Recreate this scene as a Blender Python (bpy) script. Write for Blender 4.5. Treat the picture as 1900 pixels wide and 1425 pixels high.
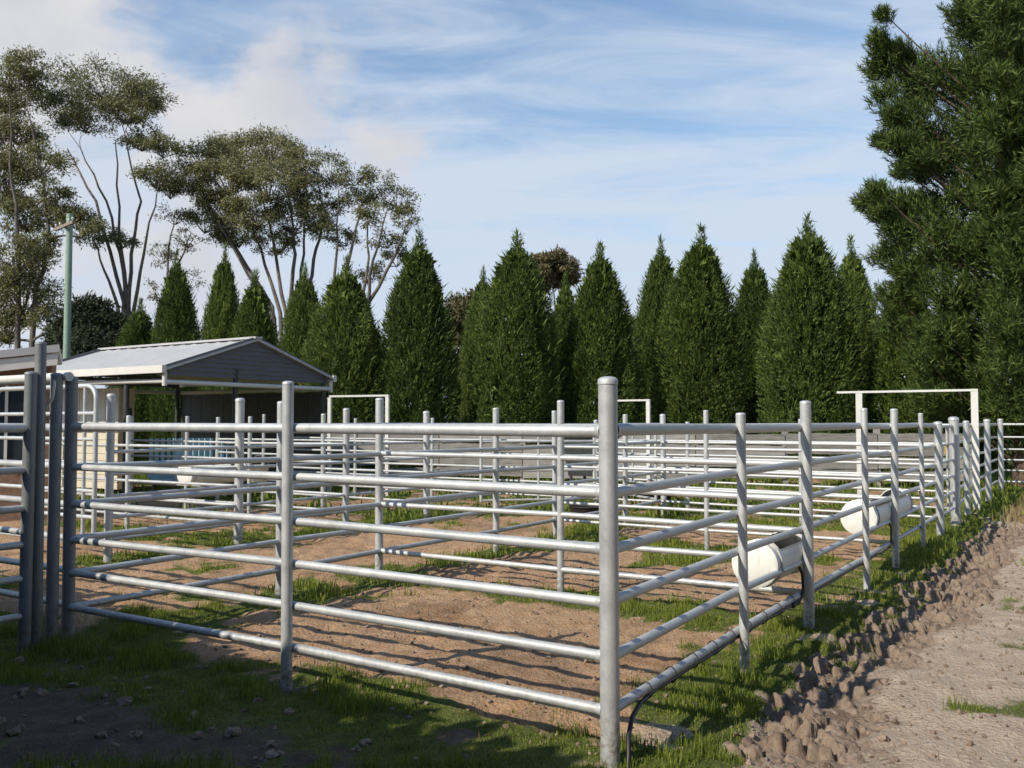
import bpy, bmesh, math, random
import numpy as np
from mathutils import Vector, Matrix

random.seed(7)
rng = np.random.default_rng(11)
scene = bpy.context.scene
COL = scene.collection
for o in list(bpy.data.objects):
    bpy.data.objects.remove(o)

# ------------------------------------------------------------------ camera
CAM_Z, FPX, HOR, CX = 1.6, 1689.0, 785.0, 950.0     # eye height, focal length and horizon of the 1900 px picture
cam_d = bpy.data.cameras.new('camera')
cam = bpy.data.objects.new('camera', cam_d)
COL.objects.link(cam)
cam_d.sensor_width = 36.0
cam_d.lens = 36.0 * FPX / 1900.0
cam_d.clip_start = 0.05
cam_d.clip_end = 5000
cam.location = (0, 0, CAM_Z)
cam.rotation_euler = (math.pi / 2 + math.atan((HOR - 712.5) / FPX), 0, 0)
cam_d.dof.use_dof = True
cam_d.dof.focus_distance = 6.5
cam_d.dof.aperture_fstop = 5.6
scene.camera = cam

# ------------------------------------------------------------------ sun, sky, exposure
SUN_EL = math.radians(37.5)
SH = Vector((0.772, 0.636)).normalized()               # the way shadows fall on the ground
to_sun = Vector((-SH.x * math.cos(SUN_EL), -SH.y * math.cos(SUN_EL), math.sin(SUN_EL)))
sun_d = bpy.data.lights.new('sun', 'SUN')
sun_d.energy = 5.0
sun_d.angle = math.radians(0.5)
sun_d.color = (1.0, 0.91, 0.77)
sun = bpy.data.objects.new('sun', sun_d)
COL.objects.link(sun)
sun.rotation_euler = (-to_sun).to_track_quat('-Z', 'Y').to_euler()

vs = scene.view_settings
vs.view_transform = 'Standard'
vs.look = 'None'
vs.exposure = 0.0
vs.gamma = 1.0
vs.use_curve_mapping = False

def pix_dir(px, py):
    """direction of a picture point, world space (camera pitched up a little)"""
    p = math.atan((HOR - 712.5) / FPX)
    x, y, z = (px - CX), FPX, (712.5 - py)
    return Vector((x, y * math.cos(p) - z * math.sin(p), y * math.sin(p) + z * math.cos(p))).normalized()

class NT:
    """small node helper"""
    def __init__(self, tree):
        self.t = tree
    def n(self, typ, **kw):
        nd = self.t.nodes.new(typ)
        for k, v in kw.items():
            setattr(nd, k, v)
        return nd
    def link(self, a, b):
        self.t.links.new(a, b)
    def val(self, sock, v):
        if hasattr(v, 'is_linked') or hasattr(v, 'links'):
            self.link(v, sock)
        else:
            sock.default_value = v
    def math(self, op, a, b=None, c=None, clamp=False):
        nd = self.n('ShaderNodeMath', operation=op)
        nd.use_clamp = clamp
        self.val(nd.inputs[0], a)
        if b is not None: self.val(nd.inputs[1], b)
        if c is not None: self.val(nd.inputs[2], c)
        return nd.outputs[0]
    def vmath(self, op, a, b=None, out=0):
        nd = self.n('ShaderNodeVectorMath', operation=op)
        self.val(nd.inputs[0], a)
        if b is not None: self.val(nd.inputs[1], b)
        return nd.outputs[out]
    def noise(self, vec, scale, detail=4, rough=0.55, dist=0.0):
        nd = self.n('ShaderNodeTexNoise')
        if vec is not None: self.link(vec, nd.inputs['Vector'])
        nd.inputs['Scale'].default_value = scale
        nd.inputs['Detail'].default_value = detail
        nd.inputs['Roughness'].default_value = rough
        nd.inputs['Distortion'].default_value = dist
        return nd.outputs['Fac']
    def ramp(self, f, stops):
        nd = self.n('ShaderNodeValToRGB')
        self.link(f, nd.inputs[0])
        cr = nd.color_ramp
        while len(cr.elements) > 1: cr.elements.remove(cr.elements[-1])
        for i, (p, c) in enumerate(stops):
            e = cr.elements[0] if i == 0 else cr.elements.new(p)
            e.position = p
            e.color = (c[0], c[1], c[2], 1) if hasattr(c, '__len__') else (c, c, c, 1)
        return nd.outputs[0]
    def mix(self, f, a, b, blend='MIX'):
        nd = self.n('ShaderNodeMix', data_type='RGBA', blend_type=blend)
        self.val(nd.inputs[0], f)
        for s, v in ((nd.inputs[6], a), (nd.inputs[7], b)):
            if hasattr(v, 'links'): self.link(v, s)
            else: s.default_value = (v[0], v[1], v[2], 1)
        return nd.outputs[2]
    def maprange(self, v, a, b, c=0.0, d=1.0, smooth=True):
        nd = self.n('ShaderNodeMapRange')
        nd.interpolation_type = 'SMOOTHSTEP' if smooth else 'LINEAR'
        self.val(nd.inputs[0], v)
        nd.inputs[1].default_value, nd.inputs[2].default_value = a, b
        nd.inputs[3].default_value, nd.inputs[4].default_value = c, d
        return nd.outputs[0]

world = bpy.data.worlds.new('World')
scene.world = world
world.use_nodes = True
w = NT(world.node_tree)
world.node_tree.nodes.clear()
sky = w.n('ShaderNodeTexSky', sky_type='NISHITA')
sky.sun_disc = False
sky.sun_elevation = SUN_EL
sky.sun_rotation = math.atan2(to_sun.x, to_sun.y) % (2 * math.pi)
sky.altitude = 600
sky.air_density = 1.5
sky.dust_density = 0.3
sky.ozone_density = 2.0
tc = w.n('ShaderNodeTexCoord')
dirv = w.vmath('NORMALIZE', tc.outputs['Generated'])
sep = w.n('ShaderNodeSeparateXYZ'); w.link(dirv, sep.inputs[0])
zz = w.math('ADD', w.math('MAXIMUM', sep.outputs[2], 0.0), 0.12)
comb = w.n('ShaderNodeCombineXYZ')
w.link(w.math('DIVIDE', sep.outputs[0], zz), comb.inputs[0])
w.link(w.math('DIVIDE', sep.outputs[1], zz), comb.inputs[1])
# thin high cloud: broad sheets with drawn-out streaks
mapn = w.n('ShaderNodeMapping'); w.link(comb.outputs[0], mapn.inputs[0])
mapn.inputs['Rotation'].default_value = (0, 0, 0.35)
mapn.inputs['Scale'].default_value = (0.45, 1.15, 1)
mapn.inputs['Location'].default_value = (1.7, 0.55, 0)
sheet = w.noise(mapn.outputs[0], 0.85, 5, 0.55, 0.6)
streak = w.noise(mapn.outputs[0], 3.4, 6, 0.62, 0.9)
cir = w.math('ADD', w.math('MULTIPLY', sheet, 0.60), w.math('MULTIPLY', streak, 0.42))
lowz = w.math('SUBTRACT', w.maprange(sep.outputs[2], 0.42, 0.08, -0.03, 0.17), w.maprange(sep.outputs[2], 0.38, 0.75, 0.0, 0.25))
cirrus = w.maprange(w.math('ADD', cir, lowz), 0.36, 0.62, 0.05, 0.96)
# heaped cloud: soft lumps, a few gathered to the left of the yard
flat = w.n('ShaderNodeMapping'); w.link(dirv, flat.inputs[0])
flat.inputs['Scale'].default_value = (1, 1, 1.9)
puffn = w.noise(flat.outputs[0], 5.6, 7, 0.56, 0.15)
acc = None
for px, py, rad, amp in ((40, 20, 0.17, 0.36), (395, 90, 0.07, 0.20), (330, 190, 0.10, 0.26), (470, 215, 0.11, 0.27), (640, 140, 0.07, 0.22), (720, 200, 0.09, 0.21), (190, 160, 0.12, 0.30),
                         (60, 330, 0.22, 0.28), (330, 330, 0.16, 0.22), (830, 360, 0.055, 0.15), (920, 405, 0.06, 0.09), (1310, 306, 0.03, 0.06)):
    dn = w.vmath('DISTANCE', dirv, tuple(pix_dir(px, py)), out=1)
    g = w.maprange(dn, rad * 1.6, 0.0, 0.0, amp)
    acc = g if acc is None else w.math('MAXIMUM', acc, g)
puff = w.maprange(w.math('ADD', puffn, w.math('MULTIPLY', acc, 1.3)), 0.64, 0.87, 0.0, 0.94)
shade = w.noise(dirv, 7.0, 4, 0.5)
puffcol = w.ramp(shade, [(0.3, (5.4, 5.6, 6.2)), (0.65, (7.3, 7.1, 7.1))])
skyc = w.mix(1.0, sky.outputs[0], (1.15, 1.25, 1.38), 'MULTIPLY')
skyc = w.mix(cirrus, skyc, (5.7, 6.5, 7.7))
skyc = w.mix(puff, skyc, puffcol)
bg = w.n('ShaderNodeBackground'); w.link(skyc, bg.inputs[0]); bg.inputs[1].default_value = 0.11
outw = w.n('ShaderNodeOutputWorld'); w.link(bg.outputs[0], outw.inputs[0])

# ------------------------------------------------------------------ materials
def new_mat(name):
    m = bpy.data.materials.new(name)
    m.use_nodes = True
    t = NT(m.node_tree)
    b = m.node_tree.nodes['Principled BSDF']
    return m, t, b

def bump(t, b, height, strength, dist=0.01):
    bn = t.n('ShaderNodeBump')
    bn.inputs['Strength'].default_value = strength
    bn.inputs['Distance'].default_value = dist
    t.link(height, bn.inputs['Height'])
    t.link(bn.outputs[0], b.inputs['Normal'])

def mat_galv(name, lo, hi, metal=0.25, rough=0.5):
    m, t, b = new_mat(name)
    geo = t.n('ShaderNodeNewGeometry')
    n1 = t.noise(geo.outputs['Position'], 9, 5, 0.65)
    n2 = t.noise(geo.outputs['Position'], 70, 3, 0.6)
    oi = t.n('ShaderNodeObjectInfo')
    f = t.math('ADD', t.math('MULTIPLY', n1, 0.55), t.math('MULTIPLY', n2, 0.3))
    f = t.math('ADD', f, t.math('MULTIPLY', oi.outputs['Random'], 0.16))
    c = t.ramp(f, [(0.25, lo), (0.75, hi)])
    # dried splashes of soil near the foot
    sp = t.n('ShaderNodeSeparateXYZ'); t.link(geo.outputs['Position'], sp.inputs[0])
    low = t.maprange(sp.outputs[2], 0.42, 0.02, 0.0, 0.75)
    n3 = t.noise(geo.outputs['Position'], 26, 5, 0.7)
    mud = t.math('MULTIPLY', low, t.maprange(n3, 0.45, 0.62))
    c = t.mix(mud, c, (0.20, 0.13, 0.085))
    n4 = t.noise(geo.outputs['Position'], 5, 4, 0.7)
    c = t.mix(t.maprange(n4, 0.60, 0.74, 0, 0.35), c, (0.30, 0.29, 0.26))
    n5 = t.noise(geo.outputs['Position'], 14, 6, 0.75)
    c = t.mix(t.maprange(n5, 0.67, 0.74, 0, 0.55), c, (0.21, 0.115, 0.06))
    t.link(c, b.inputs['Base Color'])
    b.inputs['Metallic'].default_value = metal
    t.link(t.ramp(n1, [(0.3, rough - 0.1), (0.7, rough + 0.12)]), b.inputs['Roughness'])
    bump(t, b, n2, 0.25, 0.002)
    return m

M = {}
M['galv'] = mat_galv('galvanised_pipe', (0.38, 0.40, 0.405), (0.63, 0.65, 0.64), 0.35, 0.52)
M['galv_dull'] = mat_galv('dark_galvanised', (0.15, 0.165, 0.17), (0.28, 0.295, 0.30), 0.25, 0.55)  # darker tone than the other pipes
M['white_steel'] = mat_galv('white_painted_steel', (0.54, 0.54, 0.51), (0.68, 0.68, 0.65), 0.0, 0.5)

def mat_simple(name, col, rough=0.6, var=0.15, scale=8, spec=0.4):
    m, t, b = new_mat(name)
    geo = t.n('ShaderNodeNewGeometry')
    n1 = t.noise(geo.outputs['Position'], scale, 5, 0.65)
    lo = tuple(c * (1 - var) for c in col); hi = tuple(min(1, c * (1 + var)) for c in col)
    t.link(t.ramp(n1, [(0.3, lo), (0.7, hi)]), b.inputs['Base Color'])
    b.inputs['Roughness'].default_value = rough
    b.inputs['Specular IOR Level'].default_value = spec
    bump(t, b, n1, 0.1, 0.005)
    return m

M['white_plastic'] = mat_simple('white_trough_plastic', (0.76, 0.76, 0.73), 0.4, 0.07, 7)
def mat_trough():
    m, t, b = new_mat('stained_trough_plastic')
    geo = t.n('ShaderNodeNewGeometry'); P = geo.outputs['Position']
    n1 = t.noise(P, 6, 5, 0.65); n2 = t.noise(P, 30, 4, 0.7)
    c = t.ramp(n1, [(0.3, (0.70, 0.70, 0.66)), (0.7, (0.80, 0.80, 0.77))])
    mp = t.n('ShaderNodeMapping'); t.link(P, mp.inputs[0]); mp.inputs['Scale'].default_value = (14, 14, 1.6)
    n3 = t.noise(mp.outputs[0], 2.0, 4, 0.6)
    c = t.mix(t.maprange(n3, 0.56, 0.74, 0, 0.55), c, (0.42, 0.36, 0.27))
    c = t.mix(t.maprange(n2, 0.62, 0.72, 0, 0.5), c, (0.30, 0.24, 0.17))
    t.link(c, b.inputs['Base Color']); b.inputs['Roughness'].default_value = 0.45
    bump(t, b, n1, 0.1, 0.004)
    return m
M['trough'] = mat_trough()
M['black_plastic'] = mat_simple('black_poly_pipe', (0.018, 0.018, 0.02), 0.45, 0.2)
M['black_rubber'] = mat_simple('black_rubber', (0.02, 0.02, 0.022), 0.6, 0.3)
M['water'] = mat_simple('trough_water', (0.02, 0.022, 0.018), 0.06, 0.1, 4, 0.5)
M['cream'] = mat_simple('cream_cladding', (0.62, 0.55, 0.43), 0.6, 0.1, 3)
M['fascia'] = mat_simple('pale_fascia', (0.66, 0.64, 0.59), 0.5, 0.08, 3)
M['roofpale'] = mat_simple('pale_roof_sheet', (0.46, 0.46, 0.46), 0.42, 0.08, 2)
M['roofdark'] = mat_simple('grey_gable_sheet', (0.105, 0.108, 0.125), 0.5, 0.08, 2)
M['brown_wall'] = mat_simple('brown_brick_wall', (0.24, 0.15, 0.10), 0.8, 0.3, 14)
M['glass'] = mat_simple('dark_window_glass', (0.03, 0.04, 0.05), 0.08, 0.1, 3, 0.6)
M['blue'] = mat_simple('light_blue_paint', (0.30, 0.48, 0.55), 0.5, 0.12, 6)
M['dark_steel'] = mat_simple('dark_steel', (0.045, 0.05, 0.05), 0.55, 0.3, 6)
M['green_pole'] = mat_simple('green_treated_timber', (0.24, 0.33, 0.26), 0.75, 0.15, 5)
M['arm'] = mat_simple('grey_brown_timber', (0.25, 0.20, 0.16), 0.8, 0.25, 8)
M['rope'] = mat_simple('pale_rope', (0.62, 0.58, 0.47), 0.8, 0.15, 20)
M['yellow'] = mat_simple('yellow_tag', (0.55, 0.36, 0.03), 0.5, 0.1)
M['insul'] = mat_simple('white_insulator', (0.8, 0.8, 0.8), 0.3, 0.05)

def mat_board():
    m, t, b = new_mat('weathered_grey_timber')
    tcn = t.n('ShaderNodeTexCoord')
    mp = t.n('ShaderNodeMapping'); t.link(tcn.outputs['Object'], mp.inputs[0])
    mp.inputs['Scale'].default_value = (1.2, 14, 14)
    n1 = t.noise(mp.outputs[0], 2.2, 6, 0.65, 0.4)
    oi = t.n('ShaderNodeObjectInfo')
    f = t.math('ADD', t.math('MULTIPLY', n1, 0.8), t.math('MULTIPLY', oi.outputs['Random'], 0.22))
    t.link(t.ramp(f, [(0.25, (0.09, 0.087, 0.08)), (0.5, (0.25, 0.24, 0.22)), (0.8, (0.42, 0.41, 0.38))]), b.inputs['Base Color'])
    b.inputs['Roughness'].default_value = 0.85
    bump(t, b, n1, 0.5, 0.01)
    return m
M['board'] = mat_board()

def mat_leaf(name, dark, mid, light, trans=0.25, rough=0.6, warm=None):
    m = bpy.data.materials.new(name)
    m.use_nodes = True
    t = NT(m.node_tree)
    b = m.node_tree.nodes['Principled BSDF']
    out = m.node_tree.nodes['Material Output']
    geo = t.n('ShaderNodeNewGeometry')
    n1 = t.noise(geo.outputs['Position'], 1.1, 3, 0.6)
    f = t.math('ADD', t.math('MULTIPLY', geo.outputs['Random Per Island'], 0.62), t.math('MULTIPLY', n1, 0.4))
    stops = [(0.12, dark), (0.5, mid), (0.9, light)]
    if warm: stops.append((0.985, warm))
    c = t.ramp(f, stops)
    oi = t.n('ShaderNodeObjectInfo')
    hs = t.n('ShaderNodeHueSaturation')
    t.link(c, hs.inputs['Color'])
    t.link(t.maprange(oi.outputs['Random'], 0, 1, 0.80, 1.12, False), hs.inputs['Value'])
    t.link(t.maprange(oi.outputs['Random'], 1, 0, 0.488, 0.508, False), hs.inputs['Hue'])
    c = hs.outputs[0]
    t.link(c, b.inputs['Base Color'])
    b.inputs['Roughness'].default_value = rough
    b.inputs['Specular IOR Level'].default_value = 0.25
    tr = t.n('ShaderNodeBsdfTranslucent')
    t.link(c, tr.inputs[0])
    mx = t.n('ShaderNodeMixShader'); mx.inputs[0].default_value = trans
    t.link(b.outputs[0], mx.inputs[1]); t.link(tr.outputs[0], mx.inputs[2])
    t.link(mx.outputs[0], out.inputs['Surface'])
    return m

M['cypress'] = mat_leaf('cypress_foliage', (0.020, 0.038, 0.010), (0.074, 0.125, 0.025), (0.20, 0.27, 0.06), 0.18, 0.6, (0.22, 0.15, 0.07))
M['gum'] = mat_leaf('gum_leaves', (0.075, 0.088, 0.036), (0.17, 0.178, 0.074), (0.35, 0.33, 0.16), 0.28, 0.45)
M['gum_brown'] = mat_leaf('bronze_gum_leaves', (0.06, 0.056, 0.026), (0.135, 0.12, 0.055), (0.23, 0.195, 0.10), 0.25, 0.5)
M['bush'] = mat_leaf('dark_bush_leaves', (0.025, 0.035, 0.015), (0.05, 0.06, 0.026), (0.085, 0.09, 0.04), 0.2)
M['pine'] = mat_leaf('pine_needles', (0.014, 0.030, 0.008), (0.052, 0.096, 0.018), (0.19, 0.25, 0.06), 0.12)
M['grass'] = mat_leaf('grass_blades', (0.08, 0.118, 0.02), (0.175, 0.235, 0.034), (0.31, 0.35, 0.08), 0.35, 0.55, (0.44, 0.36, 0.17))
M['drygrass'] = mat_leaf('dry_grass_blades', (0.20, 0.15, 0.07), (0.32, 0.25, 0.12), (0.42, 0.36, 0.19), 0.3, 0.6)
M['bark'] = mat_simple('gum_bark', (0.13, 0.11, 0.095), 0.8, 0.45, 1.6)
M['pinebark'] = mat_simple('pine_bark', (0.12, 0.085, 0.06), 0.9, 0.4, 3)

def mat_ground():
    m, t, b = new_mat('yard_soil')
    geo = t.n('ShaderNodeNewGeometry'); P = geo.outputs['Position']
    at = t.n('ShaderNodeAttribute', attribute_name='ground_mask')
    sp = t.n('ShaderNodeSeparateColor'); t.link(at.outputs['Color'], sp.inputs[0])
    g, pen, wet, painted_shade = sp.outputs[0], sp.outputs[1], sp.outputs[2], at.outputs['Alpha']
    n_big = t.noise(P, 0.9, 5, 0.6)
    n_mid = t.noise(P, 7, 6, 0.65)
    n_fine = t.noise(P, 55, 4, 0.7)
    n_peb = t.n('ShaderNodeTexVoronoi'); t.link(P, n_peb.inputs['Vector']); n_peb.inputs['Scale'].default_value = 38
    f = t.math('ADD', t.math('MULTIPLY', n_mid, 0.6), t.math('MULTIPLY', n_fine, 0.4))
    lane = t.ramp(f, [(0.25, (0.26, 0.19, 0.135)), (0.48, (0.48, 0.385, 0.29)), (0.75, (0.63, 0.535, 0.425))])
    dirt = t.ramp(f, [(0.25, (0.22, 0.125, 0.068)), (0.48, (0.455, 0.285, 0.165)), (0.75, (0.60, 0.43, 0.28))])
    dirt = t.mix(t.maprange(n_big, 0.52, 0.68, 0, 0.6), dirt, (0.40, 0.21, 0.095))
    c = t.mix(pen, lane, dirt)
    n_sp = t.noise(P, 130, 2, 0.6)
    c = t.mix(t.maprange(n_sp, 0.60, 0.72, 0, 0.6), c, (0.13, 0.09, 0.06))
    c = t.mix(t.maprange(n_sp, 0.40, 0.28, 0, 0.45), c, (0.62, 0.54, 0.42))
    c = t.mix(painted_shade, c, t.ramp(f, [(0.28, (0.06, 0.045, 0.033)), (0.52, (0.13, 0.10, 0.075)), (0.75, (0.24, 0.19, 0.15))]))  # shade put into the soil colour at the front left
    c = t.mix(t.math('MULTIPLY', wet, 0.75), c, (0.13, 0.085, 0.055))
    turf = t.ramp(n_mid, [(0.3, (0.065, 0.09, 0.022)), (0.6, (0.13, 0.15, 0.04)), (0.8, (0.22, 0.19, 0.08))])
    gf = t.maprange(t.math('ADD', g, t.math('MULTIPLY', t.math('SUBTRACT', n_mid, 0.5), 0.7)), 0.3, 0.65)
    c = t.mix(gf, c, turf)
    t.link(c, b.inputs['Base Color'])
    b.inputs['Roughness'].default_value = 0.95
    b.inputs['Specular IOR Level'].default_value = 0.15
    h = t.math('ADD', t.math('MULTIPLY', n_fine, 0.5), t.math('MULTIPLY', t.math('SUBTRACT', 1.0, n_peb.outputs[0]), 0.35))
    n_gr = t.noise(P, 24, 5, 0.75)
    h = t.math('ADD', h, t.math('MULTIPLY', n_gr, 0.9))
    bump(t, b, h, 1.0, 0.03)
    return m
M['ground'] = mat_ground()

def mat_clod():
    m, t, b = new_mat('dried_mud')
    geo = t.n('ShaderNodeNewGeometry'); P = geo.outputs['Position']
    n1 = t.noise(P, 30, 5, 0.7); n2 = t.noise(P, 6, 3, 0.6)
    f = t.math('ADD', t.math('MULTIPLY', n1, 0.5), t.math('ADD', t.math('MULTIPLY', n2, 0.3), t.math('MULTIPLY', geo.outputs['Random Per Island'], 0.2)))
    t.link(t.ramp(f, [(0.28, (0.11, 0.078, 0.055)), (0.5, (0.245, 0.185, 0.138)), (0.75, (0.41, 0.33, 0.26))]), b.inputs['Base Color'])
    b.inputs['Roughness'].default_value = 0.95
    b.inputs['Specular IOR Level'].default_value = 0.15
    bump(t, b, n1, 0.8, 0.015)
    return m
M['clod'] = mat_clod()

# ------------------------------------------------------------------ helpers: objects and meshes
def tag(o, label=None, cat=None, group=None, kind=None):
    if label: o['label'] = label
    if cat: o['category'] = cat
    if group: o['group'] = group
    if kind: o['kind'] = kind
    return o

def empty(name, loc, label=None, cat=None, group=None):
    o = bpy.data.objects.new(name, None)
    COL.objects.link(o)
    o.location = loc
    o.empty_display_size = 0.2
    return tag(o, label, cat, group)

def wloc(o):
    """world location of an object in the (unrotated) hierarchy"""
    v = Vector(o.location)
    while o.parent:
        o = o.parent
        v = v + Vector(o.location)
    return v

def put(name, me, parent=None, mat=None):
    """link mesh data whose vertices are in world space (or centred, see place) under a parent"""
    o = bpy.data.objects.new(name, me)
    COL.objects.link(o)
    if mat is not None and not me.materials:
        me.materials.append(mat)
    if parent is not None:
        o.parent = parent
        o.location = -wloc(parent)
    return o

class MB:
    def __init__(self):
        self.v, self.f, self.s = [], [], []
    def add(self, vs, fs, smooth=False):
        k = len(self.v)
        self.v += [tuple(p) for p in vs]
        self.f += [tuple(i + k for i in q) for q in fs]
        self.s += [smooth] * len(fs)
    def box(self, c, ax, ay, az):
        """centre and three half-axis vectors"""
        c, ax, ay, az = map(Vector, (c, ax, ay, az))
        vs = [c + sx * ax + sy * ay + sz * az for sz in (-1, 1) for sy in (-1, 1) for sx in (-1, 1)]
        self.add(vs, [(0, 2, 3, 1), (4, 5, 7, 6), (0, 1, 5, 4), (2, 6, 7, 3), (0, 4, 6, 2), (1, 3, 7, 5)])
    def tube(self, pts, radii, n=8, caps=True):
        pts = [Vector(p) for p in pts]
        if not hasattr(radii, '__len__'): radii = [radii] * len(pts)
        vs, fs = [], []
        ref = None
        for i, p in enumerate(pts):
            d = (pts[min(i + 1, len(pts) - 1)] - pts[max(i - 1, 0)]).normalized()
            if ref is None:
                ref = d.orthogonal().normalized()
            ref = (ref - d * ref.dot(d))
            if ref.length < 1e-5: ref = d.orthogonal()
            ref.normalize()
            q = d.cross(ref)
            for k in range(n):
                a = 2 * math.pi * k / n
                vs.append(p + (ref * math.cos(a) + q * math.sin(a)) * radii[i])
        for i in range(len(pts) - 1):
            for k in range(n):
                fs.append((i * n + k, i * n + (k + 1) % n, (i + 1) * n + (k + 1) % n, (i + 1) * n + k))
        self.add(vs, fs, True)
        if caps:
            b = len(pts) - 1
            self.add(vs[:n], [tuple(reversed(range(n)))])
            self.add(vs[b * n:], [tuple(range(n))])
    def mesh(self, name):
        me = bpy.data.meshes.new(name)
        me.from_pydata(self.v, [], self.f)
        me.polygons.foreach_set('use_smooth', self.s)
        me.update()
        return me
    def put(self, name, mat, parent=None):
        return put(name, self.mesh(name), parent, mat)

def np_mesh(name, verts, faces, smooth=False):
    """numpy verts (n,3), faces (m,k)"""
    me = bpy.data.meshes.new(name)
    n, (m, k) = len(verts), faces.shape
    me.vertices.add(n)
    me.vertices.foreach_set('co', np.ascontiguousarray(verts, dtype=np.float32).ravel())
    me.loops.add(m * k)
    me.loops.foreach_set('vertex_index', np.ascontiguousarray(faces, dtype=np.int32).ravel())
    me.polygons.add(m)
    me.polygons.foreach_set('loop_start', np.arange(0, m * k, k, dtype=np.int32))
    me.polygons.foreach_set('use_smooth', np.full(m, smooth))
    me.update(calc_edges=True)
    return me

def unit(v):
    return v / np.maximum(np.linalg.norm(v, axis=1, keepdims=True), 1e-9)

def leaves(c, d, length, width, curl=0.0, face=None, jit=0.55):
    """rhombic leaves at c pointing along d, turned towards face -> verts, quads"""
    n = len(c)
    r = unit(rng.normal(size=(n, 3)))
    if face is not None:
        r = unit(unit(face) + rng.normal(size=(n, 3)) * jit)
    w_ = unit(np.cross(d, r))
    L = (np.full(n, length) if np.isscalar(length) else length)[:, None]
    W = (np.full(n, width) if np.isscalar(width) else width)[:, None]
    nn = np.cross(d, w_)
    mid = c + d * L * 0.45 + nn * L * curl
    v = np.stack([c, mid + w_ * W * 0.5, c + d * L, mid - w_ * W * 0.5], 1).reshape(-1, 3)
    f = np.arange(4 * n).reshape(n, 4)
    return v, f

def join(parts):
    vs, fs, k = [], [], 0
    for v, f in parts:
        vs.append(v); fs.append(f + k); k += len(v)
    return np.concatenate(vs), np.concatenate(fs)

_tab = rng.random((256, 256))
def vnoise(x, y, sc=1.0, seed=0):
    x = np.asarray(x) * sc + seed * 17.31; y = np.asarray(y) * sc + seed * 9.77
    xi, yi = np.floor(x).astype(int), np.floor(y).astype(int)
    fx, fy = x - xi, y - yi
    fx, fy = fx * fx * (3 - 2 * fx), fy * fy * (3 - 2 * fy)
    g = lambda a, b: _tab[a & 255, b & 255]
    return (g(xi, yi) * (1 - fx) + g(xi + 1, yi) * fx) * (1 - fy) + (g(xi, yi + 1) * (1 - fx) + g(xi + 1, yi + 1) * fx) * fy
def fbm(x, y, sc, seed=0, oct=4):
    r, a, tot = 0, 1.0, 0
    for i in range(oct):
        r = r + a * vnoise(x, y, sc * 2 ** i, seed + i * 3); tot += a; a *= 0.55
    return r / tot
def sstep(a, b, x):
    u = np.clip((x - a) / (b - a), 0, 1)
    return u * u * (3 - 2 * u)

# ------------------------------------------------------------------ yard coordinates
C0 = Vector((0.46, 4.33))                    # foot of the near corner post
A = Vector((-0.840, 0.543)).normalized()     # along the front fence, away to the left
B = Vector((0.543, 0.840)).normalized()      # along the side fence, away to the right
def st(s, t, z=0.0):
    p = C0 + A * s + B * t
    return Vector((p.x, p.y, z))
def at(px, py, d):
    """point seen at a picture position, d metres ahead"""
    return Vector(((px - CX) * d / FPX, d, CAM_Z + (HOR - py) * d / FPX))
def to_st(x, y):
    dx, dy = x - C0.x, y - C0.y
    return dx * A.x + dy * A.y, dx * B.x + dy * B.y

# fence segments in yard coordinates: used for building and for where grass is left standing
SEGS = [((0, 0), (4.41, 0)), ((0, 0), (0, 20)), ((0, 3.46), (4.45, 3.46)), ((4.42, 0), (4.45, 11)), ((0, 7.08), (4.45, 7.15)),
        ((0, 10.5), (7.7, 10.7)), ((7.75, 2.5), (7.75, 10.6)), ((7.75, 4.4), (12, 4.4)), ((7.75, 6.5), (13, 6.5)), ((4.4, 0), (8, 0.1)), ((7.75, 8.45), (13, 8.5)), ((0, 20), (-8, 20))]

def fence_dist(x, y):
    s, t = to_st(x, y)
    dm = np.full(np.shape(x), 1e9)
    for (s0, t0), (s1, t1) in SEGS:
        vx, vy = s1 - s0, t1 - t0
        u = np.clip(((s - s0) * vx + (t - t0) * vy) / (vx * vx + vy * vy), 0, 1)
        dm = np.minimum(dm, np.hypot(s - s0 - u * vx, t - t0 - u * vy))
    return dm

def grass_amount(x, y):
    s, t = to_st(x, y)
    n = fbm(x, y, 1.3, 5); n2 = fbm(x, y, 0.45, 9)
    fd = fence_dist(x, y)
    g = sstep(0.58, 0.16, fd + (n - 0.5) * 1.1)
    inside = (s > 0) & (t > 0)
    g = np.maximum(g, np.where(inside, sstep(0.60, 0.72, n2 * 0.6 + n * 0.4 + 0.03 * np.clip(t - 3, 0, 4)), 0))
    # strip outside the front fence, then trodden ground
    front = (t <= 0) & (s > -0.6)
    gf = sstep(0.85, 0.4, -t + (n - 0.5) * 1.2) * sstep(-0.1, 0.5, s + (n - 0.5) * 0.8)
    gf = np.maximum(gf, 0.7 * sstep(0.52, 0.64, n))
    g = np.where(front, np.maximum(gf, g * sstep(0.0, 0.6, s)), g)
    # outside the side fence: grass, pugged mud, bare lane
    side = (s < 0) & (t > -1.5)
    gs = sstep(0.62, 0.36, -s + (n - 0.5) * 0.55) * sstep(-0.25, 0.1, t)
    tuft = sstep(0.56, 0.68, fbm(x, y, 1.7, 21)) * 0.6 * sstep(-1.0, -1.3, s)
    g = np.where(side, np.maximum(gs, tuft), g)
    g = np.where((s < -0.3) & (t > 13), np.maximum(g, 0.5 * sstep(13, 15, t)), g)
    far = (y > 19) | (t > 11.5) & (s > 0)
    g = np.where(far, np.maximum(g, sstep(0.36, 0.52, n)), g)
    g = g * np.where(y < 17, sstep(0.20, 0.44, fbm(x, y, 2.7, 25)), 1)
    g = np.where(y > 26, 1.0, g)
    return np.clip(g, 0, 1)

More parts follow.
